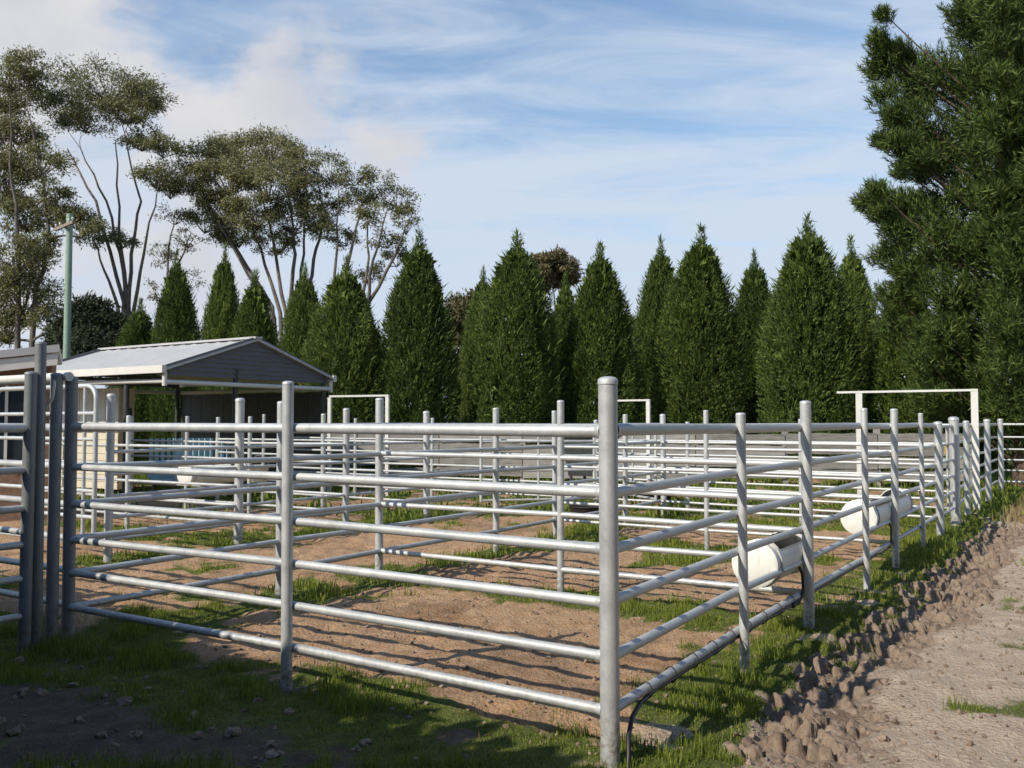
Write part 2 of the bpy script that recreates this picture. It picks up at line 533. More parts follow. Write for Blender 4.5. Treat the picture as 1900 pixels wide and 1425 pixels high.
def mud_amount(x, y):
    s, t = to_st(x, y)
    n = fbm(x, y, 1.1, 31); n2 = fbm(x, y, 3.2, 33)
    k = -s + (n - 0.5) * 0.55 + (n2 - 0.5) * 0.35
    return sstep(0.30, 0.42, k) * sstep(1.05, 0.75, k - 0.12 * sstep(3, 6, t)) * sstep(0.2, 0.7, t) * sstep(13.0, 12.0, t)

def ground_z(x, y):
    s, t = to_st(x, y)
    near = sstep(40, 14, np.hypot(x, y))
    z = (fbm(x, y, 0.35, 41) - 0.5) * 0.07 * near
    z = z + (fbm(x, y, 4.5, 43) - 0.5) * 0.045 * near + (vnoise(x, y, 13, 47) - 0.5) * 0.020 * near
    m = mud_amount(x, y)
    z = z + m * (-0.075 + (fbm(x, y, 6.5, 51, 3) - 0.5) * 0.06)
    ph = sstep(0.0, 0.3, s) * sstep(0.0, 0.3, t) * near
    z = z - 0.024 * ph * sstep(0.66, 0.80, vnoise(x, y, 6.0, 57)) + 0.008 * ph * sstep(0.6, 0.8, vnoise(x, y, 8.0, 58))
    return z - 0.005

def gz(x, y):
    return float(ground_z(np.array([x]), np.array([y]))[0])

# ------------------------------------------------------------------ ground
def axis(lo, hi, step, far_lo, far_hi, grow):
    mid = list(np.arange(lo, hi + 1e-6, step))
    up, v, st_ = [], hi, step
    while v < far_hi:
        st_ *= grow; v += st_; up.append(v)
    dn, v, st_ = [], lo, step
    while v > far_lo:
        st_ *= grow; v -= st_; dn.append(v)
    return np.array(dn[::-1] + mid + up)
gxs = axis(-5.0, 8.2, 0.05, -1500, 1500, 1.08)
gys = axis(3.2, 13.0, 0.05, -300, 2500, 1.08)
GX, GY = np.meshgrid(gxs, gys)
gv = np.stack([GX.ravel(), GY.ravel(), ground_z(GX, GY).ravel()], 1)
ny, nx = GX.shape
idx = np.arange(nx * ny).reshape(ny, nx)
gf = np.stack([idx[:-1, :-1], idx[:-1, 1:], idx[1:, 1:], idx[1:, :-1]], -1).reshape(-1, 4)
gme = np_mesh('ground', gv, gf, True)
S_, T_ = to_st(GX, GY)
pen = sstep(-0.25, 0.25, S_ + (fbm(GX, GY, 1.5, 61) - 0.5) * 0.5) * sstep(-0.5, 0.2, T_ + (fbm(GX, GY, 1.5, 62) - 0.5) * 0.5)
wet = np.clip(mud_amount(GX, GY) * sstep(0.02, -0.05, ground_z(GX, GY)) + 0.5 * sstep(0.56, 0.66, fbm(GX, GY, 1.9, 71)) * pen, 0, 1)
painted_shade = sstep(0.35, -0.1, T_ + (fbm(GX, GY, 1.2, 63) - 0.5) * 0.8) * sstep(0.2, 1.1, S_ + (fbm(GX, GY, 1.2, 64) - 0.5) * 0.9) * sstep(-30, -20, -np.hypot(GX, GY))  # front left soil painted darker to deepen the shade lying there
cols = np.stack([grass_amount(GX, GY).ravel(), pen.ravel(), wet.ravel(), painted_shade.ravel()], 1)
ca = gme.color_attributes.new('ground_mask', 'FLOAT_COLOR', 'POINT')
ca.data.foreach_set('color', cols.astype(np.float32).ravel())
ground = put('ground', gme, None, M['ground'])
tag(ground, 'bare soil yard ground with worn grass reaching to the tree line', None, None, 'structure')

# ------------------------------------------------------------------ conifers
PEXP = 3.7
def profile(u):
    return (1 - u ** PEXP) * (0.90 + 0.10 * np.minimum(u / 0.12, 1))
def make_cypress(seed, n=46000, H=7.0, R=1.4):
    global rng
    global PEXP
    rng = np.random.default_rng(seed)
    PEXP = {101: 4.2, 102: 3.3, 103: 4.8, 104: 3.6, 105: 4.4}[seed]
    u = rng.random(n * 3)
    keep = rng.random(n * 3) < (profile(u) + 0.10)
    u = u[keep][:n]; n = len(u)
    a = rng.random(n) * 2 * math.pi
    # vertical plumes give the outline its unevenness
    ca, sa = np.cos(a), np.sin(a)
    lump = 0.80 + 0.30 * vnoise(ca * 2.6 + u * 2 + seed, sa * 2.6 + u * 6, 1.0, seed) + 0.36 * (vnoise(ca * 5 + u * 8, sa * 5 + u * 4, 1.0, seed + 3) - 0.42)
    r = R * profile(u) * lump * (0.80 + 0.22 * rng.random(n) ** 0.6)
    c = np.stack([np.cos(a) * r, np.sin(a) * r, 0.15 + u * (H - 0.45) + 0.1 * rng.normal(size=n)], 1)
    c[:, 2] = np.maximum(c[:, 2], 0.05)
    hollow = vnoise(ca * 7 + u * 11, sa * 7 + u * 13, 1.0, seed + 8) > 0.14 + 0.20 * rng.random(n)
    c, a, u = c[hollow], a[hollow], u[hollow]; n = len(u)
    rad = np.stack([np.cos(a), np.sin(a), np.zeros(n)], 1)
    d = unit(rad * 0.75 + np.array([0, 0, 0.75]) + rng.normal(size=(n, 3)) * 0.38)
    parts = [leaves(c, d, 0.06 + 0.10 * rng.random(n), 0.022 + 0.025 * rng.random(n), 0.06, rad + np.array([0, 0, 0.25]), 0.5)]
    # loose leader sprays at the tip and straggling sprays on the flanks
    k = 300
    hh = rng.random(k) ** 1.4
    cc = np.stack([rng.normal(size=k) * 0.22 * (1.05 - hh), rng.normal(size=k) * 0.22 * (1.05 - hh), H - 0.95 + 1.1 * hh], 1)
    parts.append(leaves(cc, unit(np.array([0, 0, 0.7]) + rng.normal(size=(k, 3)) * 0.5), 0.16 + 0.14 * rng.random(k), 0.035))
    k = 420
    uu = 0.35 + 0.62 * rng.random(k); aa = rng.random(k) * 6.283
    rr = R * profile(uu) * (0.98 + 0.16 * rng.random(k))
    cc = np.stack([np.cos(aa) * rr, np.sin(aa) * rr, uu * (H - 0.3)], 1)
    parts.append(leaves(cc, unit(np.stack([np.cos(aa), np.sin(aa), 1.1 + 0 * aa], 1) + rng.normal(size=(k, 3)) * 0.25), 0.22 + 0.2 * rng.random(k), 0.04))
    # dense twiggy inside
    m = 2600
    u2 = rng.random(m) * 0.92; a2 = rng.random(m) * 6.283; r2 = R * profile(u2) * 0.62 * (0.75 + 0.3 * rng.random(m))
    c2 = np.stack([np.cos(a2) * r2, np.sin(a2) * r2, 0.1 + u2 * H * 0.96], 1)
    parts.append(leaves(c2, unit(np.array([0, 0, 0.6]) + rng.normal(size=(m, 3)) * 0.5), 0.45, 0.26))
    v, f = join(parts)
    return np_mesh('cypress_crown', v, f)
CYP = []
for sd in (101, 102, 103, 104, 105):
    me = make_cypress(sd)
    me.materials.append(M['cypress'])
    CYP.append(me)
tb = MB(); tb.tube([(0, 0, -0.1), (0.02, 0.01, 3.2), (0, 0, 6.6)], [0.16, 0.10, 0.02], 8)
CYP_TRUNK = tb.mesh('cypress_trunk'); CYP_TRUNK.materials.append(M['pinebark'])

def cypress(px, top, half, d, var, label, group='cypress trees in the windbreak behind the yards'):
    H = CAM_Z + (HOR - top) * d / FPX
    R = half * 0.99 * d / FPX
    t = empty('cypress_tree', ((px - CX) * d / FPX, d, 0), label, 'tree', group)
    t.scale = (R / 1.4 * random.uniform(0.9, 1.05), R / 1.4 * random.uniform(0.9, 1.05), H / 7.0)
    t.rotation_euler = (random.uniform(-.02, .02), random.uniform(-.025, .025), random.random() * 6.28)
    for nm, me in (('crown', CYP[var % 5]), ('trunk', CYP_TRUNK)):
        o = bpy.data.objects.new(nm, me); COL.objects.link(o); o.parent = t
    return t
for i, (px, top, half, d, lab) in enumerate([
    (632, 486, 76, 27.0, 'broad cypress with a blunt top just right of the grey gabled shelter'),
    (768, 438, 82, 27.0, 'tall pointed cypress right behind the small white overhead frame'),
    (955, 438, 86, 27.0, 'broad cypress left of the tall near corner post'),
    (1112, 460, 80, 28.0, 'cypress directly behind the tall near corner post'),
    (1300, 432, 80, 28.5, 'sunlit cypress behind the middle of the right half of the yards'),
    (1502, 408, 92, 27.0, 'tallest cypress of the row, just left of the large white gate frame'),
    (1690, 500, 76, 27.0, 'cypress half hidden behind the left edge of the big pine'),
    (893, 505, 44, 31.0, 'slim shaded cypress squeezed behind the left flank of a broad one'),
    (1046, 515, 44, 31.5, 'short shaded cypress in the gap left of the near corner post'),
    (1224, 450, 54, 32.5, 'loose-tipped back row cypress, dark below, right of the near corner post'),
    (1402, 474, 56, 32.5, 'thin-topped back row cypress between the two tallest sunlit ones'),
    (1590, 450, 58, 32.0, 'dark back row cypress beside the tallest one, left of the pine'),
    (566, 498, 46, 31.0, 'small cypress behind the right end of the grey gabled shelter'),
    (690, 590, 44, 31.0, 'low shaded cypress between the two broad ones near the shelter'),
    (325, 476, 46, 33.0, 'slim pointed cypress behind the left half of the shelter roof'),
    (404, 464, 43, 33.0, 'slim cypress behind the middle of the shelter roof'),
    (470, 510, 62, 32.0, 'bushy cypress behind the ridge end of the shelter roof'),
    (250, 562, 48, 33.0, 'shortest rounded cypress at the left end of the row'),
    (1790, 600, 70, 31.0, 'shaded cypress behind the foot of the big pine'),
    ]):
    cypress(px, top, half, d, i, lab)

# ------------------------------------------------------------------ gum trees
def bez(p0, p1, p2, n=6):
    return [p0 * (1 - t) ** 2 + p1 * 2 * t * (1 - t) + p2 * t * t for t in [i / (n - 1) for i in range(n)]]

def gum_tree(stems, lobes, d, label, seed, mat='gum', name='gum_tree', dens=1.0, leaf=0.185, stem_r=0.15, group=None, z0=0.0, cat='tree'):
    """stems: polylines in picture points; lobes: (px, py, rx, ry) leaf masses; each has its own depth about d"""
    global rng
    rng = np.random.default_rng(seed); rnd = random.Random(seed)
    k = d / FPX
    base = at(stems[0][0][0], HOR, d); base.z = z0
    t = empty(name, base, label, cat, group)
    tb = MB(); nodes = []
    dl = [rnd.uniform(-1, 1) for _ in stems]
    for si, stp in enumerate(stems):
        pts = []
        for i, (px, py) in enumerate(stp):
            u = i / max(1, len(stp) - 1)
            pts.append(at(px, py, d + dl[si] * 2.2 * u))
        lo = pts[0].copy(); lo.z = z0 - 0.1; lo.x = base.x + (lo.x - base.x) * 0.6
        pts = [lo] + pts
        sm = []
        for i in range(len(pts) - 1):
            for q in range(4):
                u = q / 4
                p = pts[i].lerp(pts[i + 1], u)
                sm.append(p + Vector((rnd.uniform(-1, 1), rnd.uniform(-1, 1), 0)) * 0.07)
        sm.append(pts[-1])
        rr = [stem_r * (1 - 0.8 * i / (len(sm) - 1)) for i in range(len(sm))]
        tb.tube(sm, rr, 7)
        nodes += list(zip(sm, rr))
    LV = []
    for (px, py, rx, ry) in lobes:
        c = at(px, py, d + rnd.uniform(-1, 1) * min(2.5, rx * k * 1.2))
        Rx, Rz = rx * k, ry * k
        # limb from the nearest lower stem point
        cand = [(q[0] - c).length + (3.0 if q[0].z > c.z - 0.35 * Rz else 0) for q in nodes]
        q, qr = nodes[int(np.argmin(cand))]
        low = c - Vector((0, 0, Rz * 0.95))
        limb = bez(q, (q + low) / 2 + Vector((rnd.uniform(-.3, .3), rnd.uniform(-.3, .3), 0.25)), low, 6)
        tb.tube(limb, [min(qr * 0.7, 0.075) * (1 - 0.6 * i / 5) for i in range(6)], 5)
        nsub = max(9, int((rx * ry) / 62 * dens))
        for j in range(nsub):
            th = rnd.uniform(0, 6.283); el = math.asin(rnd.uniform(-0.1, 1)) if rnd.random() < 0.66 else rnd.uniform(-1.2, 0.1)
            rr_ = rnd.uniform(0.62, 1.12)
            o = Vector((math.cos(th) * math.cos(el), math.sin(th) * math.cos(el), math.sin(el))) * rr_
            e = c + Vector((o.x * Rx, o.y * Rx * 0.85, o.z * Rz))
            twig = bez(low, (low + e) / 2 + Vector((0, 0, -0.1 * Rz)), e, 4)
            tb.tube(twig, [0.026, 0.02, 0.014, 0.008], 4, False)
            # leaf spray: flattened clump, leaves hanging outwards
            n = int(108 * dens)
            cl = 0.13 * (Rx + Rz) * 0.7 + 0.15
            p = rng.normal(size=(n, 3)) * np.array([cl * 0.7, cl * 0.7, cl * 0.42]) + np.array(e)
            dd = unit(rng.normal(size=(n, 3)) * 0.8 + np.array([o.x * 0.5, o.y * 0.5, -0.25 + 0.5 * o.z]))
            LV.append(leaves(p, dd, leaf * (0.6 + 0.7 * rng.random(n)), leaf * 0.32, 0.08, (p - np.array(e)) * 1.5 + np.array([o.x, o.y, o.z + 0.5]) * 0.6, 0.6))
    tb.put('trunk', M['bark'], t)
    v, f = join(LV)
    put('crown', np_mesh('gum_crown', v, f), t, M[mat])
    return t

G = 'tall gum trees behind the shelter'
gum_tree([[(30, 600), (30, 450), (10, 300), (5, 180)], [(60, 560), (85, 440), (70, 330), (40, 200)]],
         [(40, 115, 44, 32), (0, 160, 60, 45), (20, 235, 45, 30), (60, 300, 60, 30), (5, 330, 50, 40), (95, 345, 28, 26), (40, 400, 60, 30), (95, 395, 40, 26), (-40, 250, 60, 60),
          (145, 410, 36, 30), (20, 480, 55, 40), (75, 450, 30, 22), (40, 545, 60, 45), (10, 600, 50, 40), (90, 590, 30, 30)], 42,
         'tall gum tree cut by the left edge of the picture', 201, group=G)
gum_tree([[(232, 600), (226, 500), (190, 370), (140, 270)], [(236, 600), (240, 470), (252, 370), (222, 240)], [(228, 610), (200, 520), (165, 440)], [(240, 600), (262, 470), (285, 350)], [(238, 590), (215, 420), (205, 260)], [(226, 560), (170, 370), (115, 270)]],
         [(190, 150, 95, 36), (110, 195, 42, 34), (262, 165, 36, 26), (225, 195, 50, 30), (150, 215, 46, 28), (255, 255, 40, 22), (295, 265, 32, 24), (285, 320, 38, 30), (310, 345, 18, 22), (220, 445, 26, 16), (185, 430, 30, 20)], 46,
         'tall umbrella-crowned gum tree with bare forked stems left of the shelter', 202, group=G)
gum_tree([[(536, 590), (545, 470), (535, 380), (520, 310)], [(520, 580), (480, 460), (430, 350)], [(560, 600), (580, 480), (600, 400), (585, 330)], [(510, 590), (440, 480), (375, 360)], [(530, 580), (500, 440), (475, 330)], [(548, 590), (560, 470), (565, 370)], [(505, 570), (410, 420), (360, 340)]],
         [(372, 285, 46, 30), (435, 272, 55, 30), (500, 272, 55, 32), (553, 305, 40, 34), (350, 330, 34, 26), (420, 325, 60, 34), (495, 335, 60, 36), (560, 350, 40, 34), (395, 385, 46, 28), (465, 395, 52, 30),
          (540, 405, 44, 30), (440, 435, 48, 24), (510, 450, 36, 24), (375, 410, 30, 22), (585, 400, 30, 24)], 48,
         'widest gum tree with a dense domed crown behind the shelter ridge', 203, group=G, dens=1.15)
gum_tree([[(616, 600), (622, 480), (625, 350)], [(675, 600), (690, 480), (715, 390)], [(660, 600), (680, 500), (680, 400)], [(670, 590), (730, 470), (750, 420)], [(625, 560), (655, 430), (670, 370)]],
         [(612, 312, 36, 24), (655, 318, 34, 24), (690, 345, 44, 26), (735, 365, 32, 30), (752, 405, 18, 30), (665, 375, 36, 20), (620, 380, 28, 20), (695, 395, 36, 22), (715, 440, 30, 20), (640, 440, 26, 16), (735, 475, 24, 20), (600, 420, 26, 22), (690, 500, 28, 18)], 47,
         'open slender gum tree at the right end of the gum group', 204, group=G, dens=0.8)
gum_tree([[(300, 600), (308, 470), (318, 400)], [(302, 560), (330, 480), (350, 430)]],
         [(320, 395, 28, 20), (345, 440, 26, 18), (300, 470, 24, 18), (290, 540, 24, 18), (345, 520, 24, 18)], 52,
         'thin half-bare gum tree between the umbrella gum and the widest one', 205, 'gum_brown', group=G, dens=0.5, stem_r=0.13)
gum_tree([[(170, 660), (165, 600)]], [(165, 600, 46, 40), (135, 625, 34, 32), (200, 620, 34, 34), (170, 650, 60, 34)], 38,
         'dark round bush behind the left end of the shelter roof', 206, 'bush', 'dark_bush', 1.6, 0.26, 0.12, cat='bush')
gum_tree([[(865, 720), (862, 620)]], [(862, 570, 30, 26), (850, 610, 30, 30), (880, 640, 28, 36), (858, 690, 32, 40), (870, 745, 34, 34)], 44,
         'bronze-leaved young gum tree seen through the gap between two broad cypresses', 207, 'gum_brown', dens=1.5, leaf=0.28, stem_r=0.13)
gum_tree([[(1030, 640), (1028, 540)]], [(1025, 492, 36, 20), (1052, 505, 28, 20), (1000, 505, 22, 20), (1020, 530, 28, 18), (1030, 620, 30, 40)], 52,
         'bronze gum crown rising between two cypresses left of the near corner post', 208, 'gum_brown', dens=1.5, leaf=0.32, stem_r=0.16)
gum_tree([[(1170, 700), (1172, 640)]], [(1172, 620, 30, 30), (1165, 680, 34, 40), (1180, 740, 34, 34)], 46,
         'low bronze gum tree in the gap right of the near corner post', 209, 'gum_brown', dens=1.4, leaf=0.3, stem_r=0.13)

# ------------------------------------------------------------------ big pine
def pine_tree(d, label, seed=301):
    global rng
    rng = np.random.default_rng(seed); rnd = random.Random(seed)
    k = d / FPX
    pc = 1905
    base = at(pc, HOR, d); base.z = 0
    t = empty('pine_tree', base, label, 'tree')
    lob = [(1735, 300, 52), (1715, 268, 46), (1700, 300, 30), (1652, 352, 34), (1692, 362, 40), (1640, 28, 20), (1648, 52, 28), (1660, 74, 36), (1700, 70, 36), (1668, 100, 44), (1668, 205, 34), (1660, 262, 26), (1650, 392, 34), (1664, 470, 44), (1676, 545, 46), (1690, 600, 50), (1705, 670, 50), (1715, 740, 50), (1690, 95, 52), (1760, 125, 80), (1850, 140, 100), (1672, 160, 42), (1740, 215, 76), (1840, 250, 100), (1680, 262, 44), (1662, 240, 24), (1630, 362, 32), (1672, 378, 40), (1615, 358, 22), (1735, 385, 62), (1810, 370, 88), (1890, 360, 100), (1678, 430, 48), (1750, 455, 80), (1850, 470, 100), (1690, 500, 50), (1745, 545, 72), (1830, 580, 96),
           (1730, 625, 60), (1790, 670, 84), (1880, 690, 100), (1760, 730, 66), (1830, 760, 80), (1840, 30, 70), (1800, 10, 46), (1900, 20, 100), (1900, -120, 100), (1840, -80, 60), (1905, -250, 80), (1870, -190, 50), (1905, -350, 45)]
    tb = MB()
    ztop = CAM_Z + (HOR + 380) * k
    trunk = [Vector((base.x + 0.08 * math.sin(i), base.y + 0.06 * math.cos(2 * i), -0.1 + ztop * i / 9)) for i in range(10)]
    tb.tube(trunk, [0.36 * (1 - 0.9 * i / 9) for i in range(10)], 10)
    LV = []
    # seen lobes on the left, and their like all round the trunk
    balls = []
    for (px, py, r) in lob:
        c = at(px, py, d)
        rho = base.x - c.x
        a0 = rnd.uniform(-0.25, 0.25)
        angs = [a0 + math.pi] + ([math.pi + rnd.uniform(0.8, 1.2), math.pi - rnd.uniform(0.8, 1.2), rnd.uniform(-0.4, 0.4)] if rho > 0.5 else [])
        for j, a in enumerate(angs):
            rr = rho / max(0.7, abs(math.cos(a))) if j == 0 else rho * rnd.uniform(0.85, 1.0)
            cz = c.z + (0 if j == 0 else rnd.uniform(-0.4, 0.4))
            if cz < 0.6: cz = 0.6 + rnd.random() * 0.4
            cen = Vector((base.x + math.cos(a) * rr, base.y + math.sin(a) * rr, cz))
            # keep what stands towards the camera inside the outline of the crown
            balls.append((cen, r * k * 1.0, a))
    for cen, R, a in balls:
        h0 = Vector((base.x, base.y, max(0.4, cen.z - 0.75 * math.hypot(cen.x - base.x, cen.y - base.y) - 0.2)))
        tb.tube(bez(h0, (h0 + cen) / 2 - Vector((0, 0, 0.15)), cen, 5), [0.045, 0.036, 0.028, 0.02, 0.012], 5)
        nt = int(24 + 92 * R * R)
        o = unit(rng.normal(size=(nt, 3)) + np.array([math.cos(a) * 0.35, math.sin(a) * 0.35, 0.75]))
        rad = 0.95 * R * (0.58 + 0.5 * rng.random(nt))[:, None]
        tips = np.array(cen) + o * rad * np.array([1, 1, 0.78])
        sd = unit(o * 0.55 + np.array([math.cos(a) * 0.35, math.sin(a) * 0.35, 0.80]))
        m = 21
        # each shoot is a bottle brush of needles along its last stretch
        u = rng.random((nt, m, 1))
        basep = tips[:, None, :] - sd[:, None, :] * (0.34 * (1 - u))
        nd = sd[:, None, :] * 0.80 + rng.normal(size=(nt, m, 3)) * 0.42
        p = basep.reshape(-1, 3); q = unit(nd.reshape(-1, 3))
        LV.append(leaves(p, q, 0.13 + 0.09 * rng.random(len(p)), 0.021, 0.0, np.repeat(o + np.array([0, 0, 0.3]), m, axis=0), 0.5))
        m2 = int(600 * R)
        ci = np.array(cen) + unit(rng.normal(size=(m2, 3))) * R * 0.72 * rng.random((m2, 1)) ** 0.5 * np.array([1, 1, 0.62])
        LV.append(leaves(ci, unit(rng.normal(size=(m2, 3)) + np.array([0, 0, 0.5])), 0.20, 0.026))
    tb.put('trunk', M['pinebark'], t)
    v, f = join(LV)
    put('crown', np_mesh('pine_crown', v, f), t, M['pine'])
    return t
pine_tree(23.0, 'huge dark pine tree filling the right edge of the picture')

# ------------------------------------------------------------------ hedge beside the photographer: its shade lies over the front left ground
def hedge():
    global rng
    rng = np.random.default_rng(401)
    H = 2.6
    back = SH * (H / math.tan(SUN_EL))
    e0 = Vector((0.50, 3.80)) - back; e1 = Vector((-4.8, 9.4)) - back
    dv = (e1 - e0); L = dv.length; dv.normalize(); nv = Vector((-dv.y, dv.x))
    if nv.dot(SH) > 0: nv = -nv
    t = empty('garden_hedge', (e0.x, e0.y, 0), 'tall unclipped hedge left of the photographer, known by its shade', 'hedge')
    n = 26000
    u, v_ = rng.random(n) * L, rng.random(n)
    top = H + 0.55 * (fbm(u, 0 * u, 0.55, 81, 4) - 0.5)
    z = top * rng.random(n) ** 0.55
    off = 1.3 * v_
    c = np.stack([e0.x + dv.x * u + nv.x * off, e0.y + dv.y * u + nv.y * off, z], 1)
    v, f = leaves(c, unit(rng.normal(size=(n, 3)) + np.array([0, 0, 0.6])), 0.28, 0.19)
    put('foliage', np_mesh('hedge_foliage', v, f), t, M['bush'])
    for i in range(9):
        q = e0 + dv * (L * (i + 0.5) / 9) + nv * 0.65
        mb = MB(); mb.tube([(q.x, q.y, -0.1), (q.x + 0.05, q.y, 1.2), (q.x, q.y + 0.06, 2.4)], [0.06, 0.045, 0.02], 6)
        mb.put('stem', M['pinebark'], t)
hedge()
def windbreak():  # unseen foliage added to block skylight and darken the shaded ground
    global rng
    rng = np.random.default_rng(402)
    t = empty('skylight_blocker', (1.0, -8.5, 0), 'added unseen leaf mass behind the photographer that cuts the skylight', 'hedge')
    n = 24000
    u = rng.random(n)
    x = -13 + 30 * u; y = -5.2 - 2.2 * rng.random(n) - 0.02 * np.abs(x) ** 1.3
    top = 7.6 + 2.6 * (fbm(x, 0 * x, 0.35, 83, 4) - 0.5)
    wrap = rng.random(n) < 0.36
    x2 = 9.5 + 2.2 * rng.random(n); y2 = -6 + 12 * rng.random(n)
    x = np.where(wrap, x2, x); y = np.where(wrap, y2, y)
    c = np.stack([x, y, top * rng.random(n) ** 0.75], 1)
    v, f = leaves(c, unit(rng.normal(size=(n, 3)) + np.array([0, 0, 0.6])), 0.6, 0.38)
    put('foliage', np_mesh('blocker_foliage', v, f), t, M['bush'])
    for i in range(8):
        mb = MB(); q = Vector((-12 + i * 4.0, -6.6, 0)); mb.tube([q - Vector((0, 0, .1)), q + Vector((0.1, 0, 3)), q + Vector((0, 0.1, 6))], [0.2, 0.14, 0.05], 7); mb.put('stem', M['pinebark'], t)
windbreak()  # adds the unseen foliage that blocks skylight

# ------------------------------------------------------------------ shelter and sheds
def shelter():
    a3, b3 = Vector((A.x, A.y, 0)), Vector((B.x, B.y, 0))
    Z = Vector((0, 0, 1))
    N = Vector((-6.88, 18.15, 0))                       # near eave corner
    W, L, ze, zr = 4.44, 5.55, 2.72, 3.44
    t = empty('gabled_shelter', N + b3 * W / 2 + a3 * L / 2, 'open shelter with a pale sheet roof and grey gable at the back left', 'shelter')
    P = lambda a, b, z: N + a3 * a + b3 * b + Z * z
    # two roof slopes of ribbed sheet
    for nm, b0, b1 in (('near', -0.12, W / 2), ('far', W + 0.12, W / 2)):
        mb = MB()
        z0, z1 = ze - 0.04, zr
        n = 56
        th = 0.03
        vs, fs = [], []
        for i in range(n + 1):
            aa = -0.12 + (L + 0.24) * i / n
            hgt = 0.022 if (i % 4 == 0) else 0.0
            for bb, z in ((b0, z0), (b1, z1)):
                vs.append(P(aa, bb, z + hgt)); vs.append(P(aa, bb, z - th))
        for i in range(n):
            k = i * 4
            fs += [(k, k + 4, k + 6, k + 2), (k + 1, k + 3, k + 7, k + 5), (k, k + 1, k + 5, k + 4), (k + 2, k + 6, k + 7, k + 3)]
        fs += [(0, 2, 3, 1), (n * 4, n * 4 + 1, n * 4 + 3, n * 4 + 2)]
        mb.add(vs, fs)
        mb.put('roof_slope', M['roofpale'], t)
    mb = MB(); mb.box(P(L / 2, W / 2, zr + 0.035), a3 * (L / 2 + 0.14), b3 * 0.10, Z * 0.022); mb.put('ridge_cap', M['roofpale'], t)
    # gable cladding: horizontal boards cut to the slope
    nb = 8
    for ga in (-0.02, L + 0.02):
        for i in range(nb):
            z0 = ze - 0.16 + (zr - ze + 0.10) * i / nb; z1 = ze - 0.16 + (zr - ze + 0.10) * (i + 1) / nb - 0.012
            cut = lambda z: max(0.0, (z - ze + 0.02) / (zr - ze)) * W / 2
            f0, f1 = cut(z0 + 0.03), cut(z1 + 0.03)
            mb = MB(); e = a3 * 0.012
            lo = [P(ga, f0, z0), P(ga, W - f0, z0), P(ga, W - f1, z1), P(ga, f1, z1)]
            tip = a3 * (-0.015 if ga < 1 else 0.015)
            lo[0] = lo[0] + tip; lo[1] = lo[1] + tip
            vs = [p - e for p in lo] + [p + e for p in lo]
            mb.add(vs, [(0, 1, 2, 3), (7, 6, 5, 4), (0, 4, 5, 1), (1, 5, 6, 2), (2, 6, 7, 3), (3, 7, 4, 0)])
            mb.put('gable_board', M['roofdark'], t)
        for sgn in (0, 1):
            b0 = -0.12 if sgn == 0 else W + 0.12
            p0, p1 = P(ga - 0.04 if ga < 1 else ga + 0.04, b0, ze - 0.02), P(ga - 0.04 if ga < 1 else ga + 0.04, W / 2, zr + 0.02)
            mb = MB(); dv = (p1 - p0) / 2
            mb.box((p0 + p1) / 2, dv, a3 * 0.015, Z * 0.05); mb.put('barge_board', M['roofdark'], t)
    for b0 in (-0.17, W + 0.17):
        mb = MB(); mb.box(P(L / 2, b0, ze - 0.05), a3 * (L / 2 + 0.13), b3 * 0.05, Z * 0.075); mb.put('gutter', M['fascia'], t)
        mb = MB(); mb.tube([P(-0.05, b0 + (0.07 if b0 < 0 else -0.07), ze - 0.12), P(-0.05, b0 + (0.07 if b0 < 0 else -0.07), ze - 0.38)], 0.05, 8); mb.put('downpipe', M['fascia'], t)
    # tie beams round the eaves
    for p0, p1 in ((P(-0.05, -0.1, 2.42), P(-0.05, W + 0.1, 2.42)), (P(0, 0, 2.44), P(L, 0, 2.50)), (P(L, 0, 2.42), P(L, W, 2.42)), (P(0, W, 2.42), P(L, W, 2.42))):
        mb = MB(); mb.tube([p0, p1], 0.05, 8); mb.put('tie_beam', M['white_steel'], t)
    for a, b in ((0, 1.7), (0, W - 0.1), (1.4, 0.05), (L - 0.1, 0.05), (L - 0.1, W - 0.1)):
        mb = MB(); mb.tube([P(a, b, -0.1), P(a, b, ze + 0.05)], 0.06, 8); mb.put('post', M['dark_steel'], t)
    for q in range(12):
        mb = MB(); mb.box(P(0.15 + (q + 0.5) * (L - 0.3) / 12, W - 0.02, 1.2), a3 * ((L - 0.3) / 24 - 0.006), b3 * 0.015, Z * 1.15); mb.put('shade_sheet', M['dark_steel'], t)  # dark sheets added so the interior reads as deep shade
    # cream cabin under the left end of the roof
    c = empty('cream_cabin', P(4.2, 2.2, 0), 'cream boarded cabin under the left end of the shelter roof', 'cabin')
    for i in range(8):
        mb = MB(); z0 = 0.1 + i * 0.16
        mb.box(P(4.2, 1.0, z0 + 0.077), a3 * 1.15, b3 * 0.03, Z * 0.075); mb.put('board', M['cream'], c)
    for i in range(9):
        mb = MB(); mb.box(P(3.18 + i * 0.255, 1.0, 1.40 + 0.5), a3 * 0.12, b3 * 0.02, Z * 0.5); mb.put('panel', M['fascia'], c)
    mb = MB(); mb.box(P(4.2, 1.22, 1.25), a3 * 1.12, b3 * 0.18, Z * 1.15); mb.put('wall', M['cream'], c)
    mb = MB(); mb.box(P(3.07, 1.22, 1.55), a3 * 0.02, b3 * 0.1, Z * 0.4); mb.put('window', M['glass'], c)
    # blue slatted box on the shelter floor
    q = empty('feed_crate', P(0.6, 1.1, 0.2), 'light blue slatted feed crate under the shelter', 'crate')
    mb = MB(); mb.box(P(0.6, 1.1, 0.42), a3 * 0.42, b3 * 0.75, Z * 0.03); mb.put('floor', M['blue'], q)
